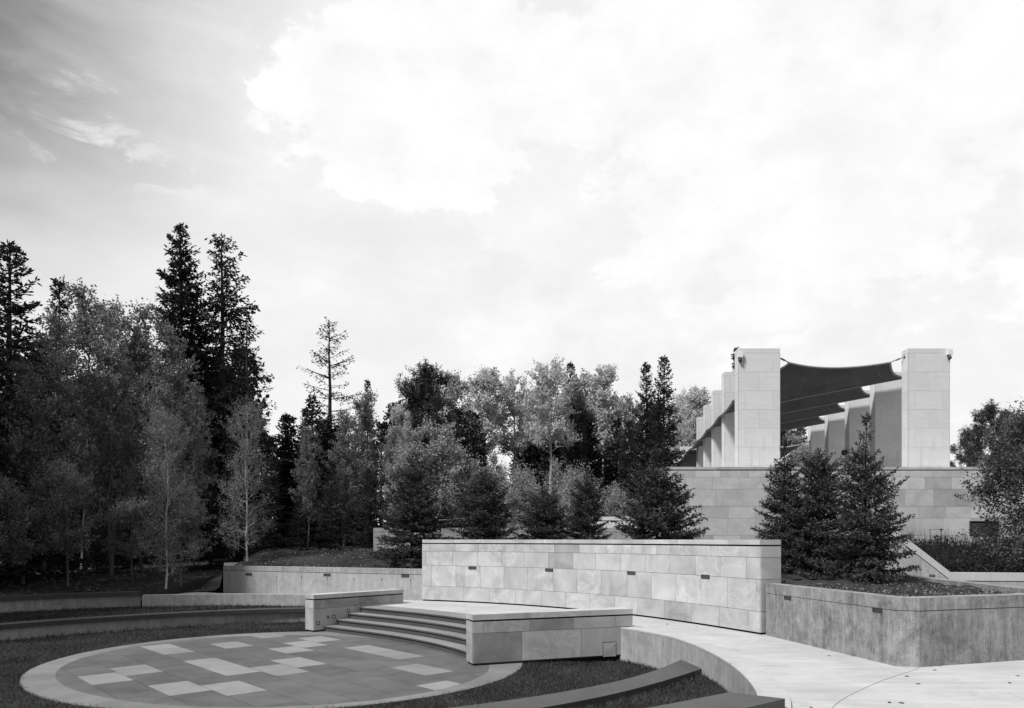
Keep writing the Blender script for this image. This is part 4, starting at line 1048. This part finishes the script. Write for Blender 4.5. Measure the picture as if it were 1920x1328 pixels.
# --- prototypes
YK = dict(leafm=M['nd_young'], bark=M['bk_dark'])
yA = spruce('young_spruce', 4.4, 1.35, 101, levels=22, per=7, lead=.20, power=.62, **YK)
yB = spruce('young_spruce', 4.4, 1.5, 102, levels=22, per=8, lead=.13, power=.52, **YK)
yC = spruce('young_spruce', 4.4, 1.6, 103, levels=23, per=7, lead=.27, power=.66, ragged=.24, **YK)
yD = spruce('young_spruce', 5, 1.75, 104, levels=23, per=7, lead=.16, power=.66, twig_d=.085, nl=.12, nw=.02, blade_d=.034, **YK)
yE = spruce('young_spruce', 5, 1.95, 105, levels=23, per=8, lead=.14, power=.6, twig_d=.09, nl=.13, nw=.022, blade_d=.038, ragged=.2, **YK)
OK_ = dict(leafm=M['nd_old'], bark=M['bk_dark'])
oA = spruce('tall_spruce', 20, 3.9, 111, levels=36, per=6, power=.8, start=.12, droop=-.25, tipup=.12, topup=.6, twig_d=.13, twig_l=.8, nl=.26, nw=.05, blade_d=.075, hang=.35, sparse=.06, ragged=.3, **OK_)
oB = spruce('tall_spruce', 20, 3.4, 112, levels=32, per=5, power=.62, start=.14, droop=-.18, tipup=.05, topup=.6, twig_d=.15, twig_l=.7, nl=.26, nw=.048, blade_d=.095, hang=.7, sparse=.30, ragged=.42, **OK_)
oC = spruce('tall_spruce', 18, 2.9, 113, levels=21, per=5, power=.55, start=.25, droop=-.12, tipup=.02, topup=.6, twig_d=.22, twig_l=.5, nl=.24, nw=.034, blade_d=.13, hang=.6, sparse=.48, ragged=.4, **OK_)
oD = spruce('wood_spruce', 16, 2.7, 114, M['nd_mid'], M['bk_dark'], levels=30, per=6, power=.75, start=.05, droop=-.25, tipup=.14, topup=.8, twig_d=.16, twig_l=.85, nl=.28, nw=.05, blade_d=.09, hang=.2, sparse=.04, ragged=.25)
oE = spruce('wood_spruce', 9, 2.0, 115, M['nd_mid'], M['bk_dark'], levels=24, per=6, power=.8, start=.04, droop=-.2, tipup=.14, twig_d=.15, twig_l=.65, nl=.19, nw=.03, blade_d=.075, ragged=.25)
yF = spruce('young_spruce', 5, 2.0, 106, levels=23, per=8, lead=.21, power=.58, twig_d=.09, nl=.13, nw=.022, blade_d=.038, ragged=.2, **YK)
lar = spruce('young_larch', 5, 1.5, 116, M['nd_larch'], M['bk_mid'], levels=20, per=5, power=.7, droop=.25, tipup=.25, topup=1.2, twig_d=.13, twig_l=.45, nl=.13, nw=.012, blade_d=.07, ragged=.3, spread=.7)
aA = broadleaf('aspen', 17, 2.2, 121, M['lf_asp'], M['bk_pale'], base=.52, nbr=30, sub=6, leaf=.22, twigs=6, per=13, sig=.19, shape=.55, trunk_r=.15)
aB = broadleaf('aspen', 17, 2.5, 122, M['lf_asp'], M['bk_pale'], base=.52, nbr=28, sub=6, leaf=.22, twigs=6, per=11, sig=.19, shape=.6, trunk_r=.17, top_thin=.4, branch_r=1.3)
aC = broadleaf('aspen', 17, 2.3, 123, M['lf_mid'], M['bk_pale'], base=.35, nbr=30, sub=6, leaf=.22, twigs=6, per=13, sig=.19, shape=.5, trunk_r=.14)
lA = broadleaf('birch', 13, 2.13, 131, M['lf_left'], M['bk_mid'], base=.2, nbr=40, sub=6, leaf=.135, twigs=6, per=14, sig=.14, shape=.5, up=(.6, 1.05), trunk_r=.10, top_thin=.3)
lB = broadleaf('birch', 13, 2.38, 132, M['lf_left'], M['bk_mid'], base=.2, nbr=40, sub=6, leaf=.135, twigs=6, per=14, sig=.14, shape=.55, up=(.6, 1.1), trunk_r=.09, stems=2, top_thin=.3)
sA = broadleaf('sapling', 4.5, 1.3, 141, M['lf_left'], M['bk_mid'], base=.25, nbr=26, sub=5, leaf=.085, per=24, sig=.13, shape=.5, up=(.2, .8), trunk_r=.05)
sB = broadleaf('sapling', 4.5, 1.15, 142, M['lf_left'], M['bk_mid'], base=.28, nbr=26, sub=5, leaf=.085, per=22, sig=.13, shape=.6, up=(.2, .7), trunk_r=.045)
tA = broadleaf('thin_aspen', 9.5, 1.7, 143, M['lf_left'], M['bk_pale'], base=.06, nbr=34, sub=5, leaf=.095, per=22, sig=.2, shape=.35, up=(.3, .8), trunk_r=.075, lean=.02, top_thin=.2)
pA = broadleaf('pine', 16, 3.12, 151, M['lf_pine'], M['bk_dark'], base=.45, nbr=30, sub=6, twigs=6, leaf=.34, per=17, sig=.22, shape=.55, up=(.35, .95), trunk_r=.22, needle=3.2, branch_r=1.5)
pB = broadleaf('pine', 12, 2.71, 152, M['lf_pine'], M['bk_dark'], base=.3, nbr=30, sub=5, twigs=6, leaf=.28, per=17, sig=.2, shape=.6, up=(.15, .75), trunk_r=.2, needle=3.0, branch_r=1.5)
bA = broadleaf('willow', 7.5, 2.3, 161, M['lf_bush'], M['bk_mid'], base=.12, nbr=40, leaf=.13, twigs=6, per=16, sig=.15, shape=.5, up=(.7, 1.1), trunk_r=.07, stems=4)
bB = broadleaf('leafy_shrub', 5, 1.39, 162, M['lf_mid'], M['bk_mid'], base=.1, nbr=32, leaf=.10, per=26, sig=.22, shape=.5, up=(.6, 1.0), trunk_r=.05, stems=3)
rT = broadleaf('cherry_tree', 5.3, 2.4, 171, M['lf_right'], M['bk_dark'], base=.04, nbr=60, sub=6, leaf=.10, per=28, sig=.17, shape=.4, up=(.0, .65), trunk_r=.09)
# --- young spruces
at_px(yA, 4.4, 1470, 822, 22.3, 'slim young spruce at the left of the trio in the planter', .4, .80, 1.78)
at_px(yB, 4.4, 1535, 838, 21.4, 'full middle spruce of the trio in the planter', 1.1, .90, 1.74)
at_px(yC, 4.4, 1622, 778, 19.6, 'tallest spruce of the trio in the planter with a bare leader', 2.2, .80, 1.72)
at_px(yD, 5, 772, 855, 29.5, 'young spruce standing just left of the curved stone wall', .3, 1.08, 1.7)
at_px(yE, 5, 906, 882, 28.5, 'wide young spruce behind the left end of the curved stone wall', 1.7, 1.12, 1.55)
at_px(yE, 5, 1022, 915, 30, 'lower young spruce behind the middle of the curved stone wall', 2.9, 1.12, 1.6)
at_px(yD, 5, 1098, 880, 30.5, 'narrow young spruce left of the bright stone block', 4.0, .85, 1.6)
at_px(yF, 5, 1232, 842, 27, 'broad young spruce in front of the left end of the podium', 5.1, .98, 1.3)
at_px(lar, 5, 1040, 860, 33, 'feathery pale larch behind the row of young spruces', .5, 1.1)
# --- left wood
at_px(oA, 20, 340, 422, 46, 'tall full spruce, left of the tallest pair on the left skyline', .2, 1.0)
at_px(oB, 20, 416, 437, 46, 'tall gappy spruce, right of the tallest pair on the left skyline', 1.0, 1.05)
at_px(oC, 18, 463, 625, 44, 'ragged drooping spruce leaning out beside the tallest pair', 2.0, 1.25)
at_px(oC, 18, 614, 600, 52, 'lone sparse spruce with a bare trunk against the sky', .6, 1.15)
at_px(oD, 16, 14, 455, 32, 'dark spruce with upswept tips at the left edge', 1.5, 1.15)
at_px(oD, 16, -75, 400, 29, 'dark spruce mostly cut off by the left edge of the photo', .5, 1.2)
at_px(oD, 16, 108, 522, 42, 'dark spruce tip poking out above the left birches', 2.5, .8)
for i, (px, yt, Y, p, w, lab) in enumerate(((150, 535, 36, lA, 1.0, 'tall dull-leaved birch nearest the dark left edge spruce'), (208, 560, 34, lB, .95, 'broad birch at the middle of the left birch clump'), (268, 572, 37, lA, 1.0, 'birch behind the right side of the left birch clump'),
                                        (322, 610, 33, lB, .9, 'rounded birch in front of the tall pair of spruces'), (85, 590, 32, lB, .95, 'shadowy birch low beside the left edge spruce'), (40, 680, 30, lA, 1.0, 'dim birch under the left edge spruce'),
                                        (365, 720, 38, lA, .8, 'slim birch below the tall pair of spruces'), (690, 738, 46, lA, 1.15, 'bushy birch right of the lone sparse spruce'), (645, 775, 42, lB, 1.0, 'rounded birch beneath the lone sparse spruce'), (575, 800, 40, lA, .9, 'low birch left of the lone sparse spruce'), (735, 800, 44, lB, .9, 'dense birch behind the spruce beside the stone wall'))):
    at_px(p, 13, px, yt, Y, lab, i * 1.3, w)
at_px(sA, 4.5, 125, 862, 29.2, 'small sapling with a bare stem at the left wood edge', .3, 1.0)
at_px(sB, 4.5, 342, 905, 29.4, 'small round sapling right of the pale slim trunk', 1.2, 1.1)
at_px(sA, 4.5, -8, 890, 27, 'sapling cut by the left edge of the photo', 2.2, 1.1)
at_px(tA, 9.5, 308, 760, 28.6, 'slim tree with a straight pale trunk at the left wood edge', .8, .8)
at_px(tA, 9.5, 466, 745, 32.6, 'thin leaning aspen with a forked trunk above the concrete wall', 3.6, .85)
at_px(sB, 4.5, 250, 930, 31, 'low sapling behind the pale slim trunk', 2.0, 1.2)
for i, (px, yt, Y, p, h, w) in enumerate(((535, 775, 50, oD, 16, .7), (572, 765, 46, oD, 16, .85), (505, 860, 38, oE, 9, 1.0), (620, 865, 37.5, oE, 9, 1.1), (560, 930, 36, oE, 9, 1.15), (690, 880, 40, oE, 9, 1.05), (395, 860, 38, oE, 9, 1.1), (180, 800, 40, oE, 9, 1.1), (60, 760, 38, oD, 16, .9), (260, 780, 42, oD, 16, .9), (440, 790, 42, oD, 16, .9), (640, 800, 50, oD, 16, .9), (330, 760, 44, oD, 16, .9), (120, 700, 42, oD, 16, 1.0), (210, 850, 36, oE, 9, 1.0))):
    at_px(p, h, px, yt, Y, 'dark shaded spruce within the left woodland', i * .9, w, group='dark spruces inside the left wood')
# --- middle wood
at_px(pA, 16, 806, 684, 62, 'dark round-crowned pine standing above the middle trees', .4, 1.0)
at_px(oD, 16, 688, 712, 52, 'narrow spruce tip right of the lone sparse spruce', 1.9, .6)
for i, (px, yt, Y, p, w, lab) in enumerate(((852, 700, 66, aC, .9, 'aspen close against the dark round pine'), (905, 688, 62, aA, 1.0, 'pale aspen with a light trunk right of the round pine'), (960, 700, 64, aB, 1.0, 'thin-topped aspen left of the tallest middle aspen'),
                                        (1034, 674, 57, aB, 1.1, 'tallest pale aspen with a white trunk in the middle wood'), (1085, 700, 66, aC, 1.05, 'greyer aspen below the small spruce tip'), (1130, 688, 64, aA, .95, 'pale aspen standing right of the small spruce tip'),
                                        (1180, 742, 66, aC, .85, 'shorter aspen left of the twin dark spruces'), (1305, 724, 103, aA, .9, 'pale aspen beside the left row of pillars'), (1278, 735, 106, aB, .8, 'thin aspen between twin spruces and pillars'),
                                        (755, 760, 58, aA, .8, 'pale aspen below left of the round pine'), (780, 735, 72, aC, .9, 'aspen behind the left side of the round pine'), (1000, 730, 72, aC, 1.0, 'aspen behind the tallest middle aspen'))):
    at_px(p, 17, px, yt, Y, lab, i * 1.1 + .3, w)
at_px(oD, 16, 1068, 680, 70, 'small dark spruce tip among the middle aspens', .7, .75)
at_px(oD, 16, 1243, 668, 60, 'taller right one of the twin dark spruces left of the podium', 1.2, .85)
at_px(oD, 16, 1212, 680, 63, 'left one of the twin dark spruces left of the podium', 3.1, .8)
at_px(oD, 16, 1383, 652, 84, 'spruce tip peeking above the nearest left pillar', 2.6, .8)
at_px(oD, 16, 1180, 790, 58, 'dark spruce low between the middle aspens and twin spruces', 4.2, .9)
at_px(oD, 16, 1100, 790, 64, 'shaded spruce under the middle aspens', 1.0, 1.0)
at_px(pA, 16, 1080, 740, 60, 'dark leaning pine right of the tallest middle aspen', 2.2, .75)
at_px(oD, 16, 880, 770, 60, 'shaded spruce beneath the pale aspens', 5.0, .9)
at_px(oD, 16, 985, 790, 66, 'dark spruce left of the white aspen trunk', 3.5, .9)
at_px(bA, 7.5, 842, 790, 42, 'large fine-leaved willow thicket behind the young spruces', .2, 1.25)
at_px(bA, 7.5, 930, 850, 44, 'fine-leaved willow behind the wide young spruce', 1.8, 1.1)
at_px(bA, 7.5, 765, 800, 41, 'willow thicket above the spruce beside the stone wall', 3.3, 1.0)
at_px(bB, 5, 1082, 868, 42, 'rounded shrub above the narrow young spruce', .4, 1.1)
at_px(bB, 5, 985, 868, 40, 'leafy shrub behind the larch', 2.4, 1.1)
at_px(bB, 5, 1160, 905, 50, 'low shrub seen over the bright stone block', 1.4, 1.1)
# --- right side
at_px(pB, 12, 1862, 757, 62, 'spreading pine behind the right end of the podium', .5, 1.05, 5.5)
at_px(pB, 12, 1815, 800, 64, 'lower pine beside the right front pillar', 2.4, .9, 5.5)
at_px(pB, 12, 1935, 770, 58, 'pine cut by the right edge of the photo', 3.9, 1.0, 5.5)
at_px(oD, 16, 1500, 770, 86, 'far spruce seen through the pavilion', 1.4, 1.0, 6)
at_px(pA, 16, 1475, 770, 84, 'far pine seen through the pavilion under the sails', .9, .9, 6)
at_px(bA, 7.5, 1500, 815, 82, 'pale far tree seen low through the pavilion', .9, 1.2, 6)
plant(rT, xat(1955, 27.6), 27.6, 1.55, 1.0, .6, 'dark-leaved cherry tree at the right edge in front of the podium')
# --- far wood filling the gaps: one mass nobody could count
def wood_mass():
    r = np.random.default_rng(900); Q = []; Tn = []
    src = [(o, h) for o, h in ((oD, 16), (aC, 17), (oE, 9), (lA, 13))]
    lv = {}
    for o, h in src:
        me = [c for c in o.children if c.name.startswith('crown')][0].data; tm = [c for c in o.children if c.name.startswith('trunk')][0].data
        g = []
        for m_, st in ((me, 4), (tm, 1)):
            v = np.empty(len(m_.vertices) * 3, 'f'); m_.vertices.foreach_get('co', v); v = v.reshape(-1, 4, 3)
            if st > 1:
                v = v[::st]; c = v.mean(1, keepdims=True); v = c + (v - c) * 2.0
            else: v = v[:600]
            g.append(v)
        lv[o.name] = np.concatenate(g)
    spots = []
    for k in range(95):
        px = r.uniform(-60, 1330); Y = r.uniform(102, 118) if px > 1190 else r.uniform(58, 95) if px > 720 else r.uniform(47, 75)
        yt = (r.uniform(760, 850) if px > 700 else r.uniform(740, 850) if px > 480 else r.uniform(640, 800))
        spots.append((xat(px, Y), Y, yt))
    for k in range(70):
        px = r.uniform(-40, 760); Y = r.uniform(46, 60); spots.append((xat(px, Y), Y, r.uniform(850, 930)))
    for k in range(74):      # unseen trees carry the wood on at the left, added dense to shade the lawn
        spots.append((r.uniform(-36, -22.4), r.uniform(-12, 24), None))
    for x, y, yt in spots:
        o, h = src[r.integers(0, 3 if yt else 2)] if yt else src[r.choice([0, 1])]
        z = float(gz(x, y)) if y > 26 else .9
        s = (zat(yt, y) - z) / h if yt else r.uniform(.9, 1.15); a = r.uniform(0, 2 * pi); w = s if h > 10 else s * .8
        ca, sa = cos(a), sin(a); v = lv[o.name]; sxy = min(s * 1.15, 1.3)
        q = np.stack([(v[..., 0] * ca - v[..., 1] * sa) * sxy + x, (v[..., 0] * sa + v[..., 1] * ca) * sxy + y, v[..., 2] * s + z], -1); Q.append(q)
    Q = np.concatenate(Q); tag(link('woodland', quad_mesh('woodland', Q, M['nd_mid'], r.random(len(Q)))), 'dark far wood behind the nearer trees, with unseen trees added at left for shade', 'woodland', kind='stuff')
wood_mass()
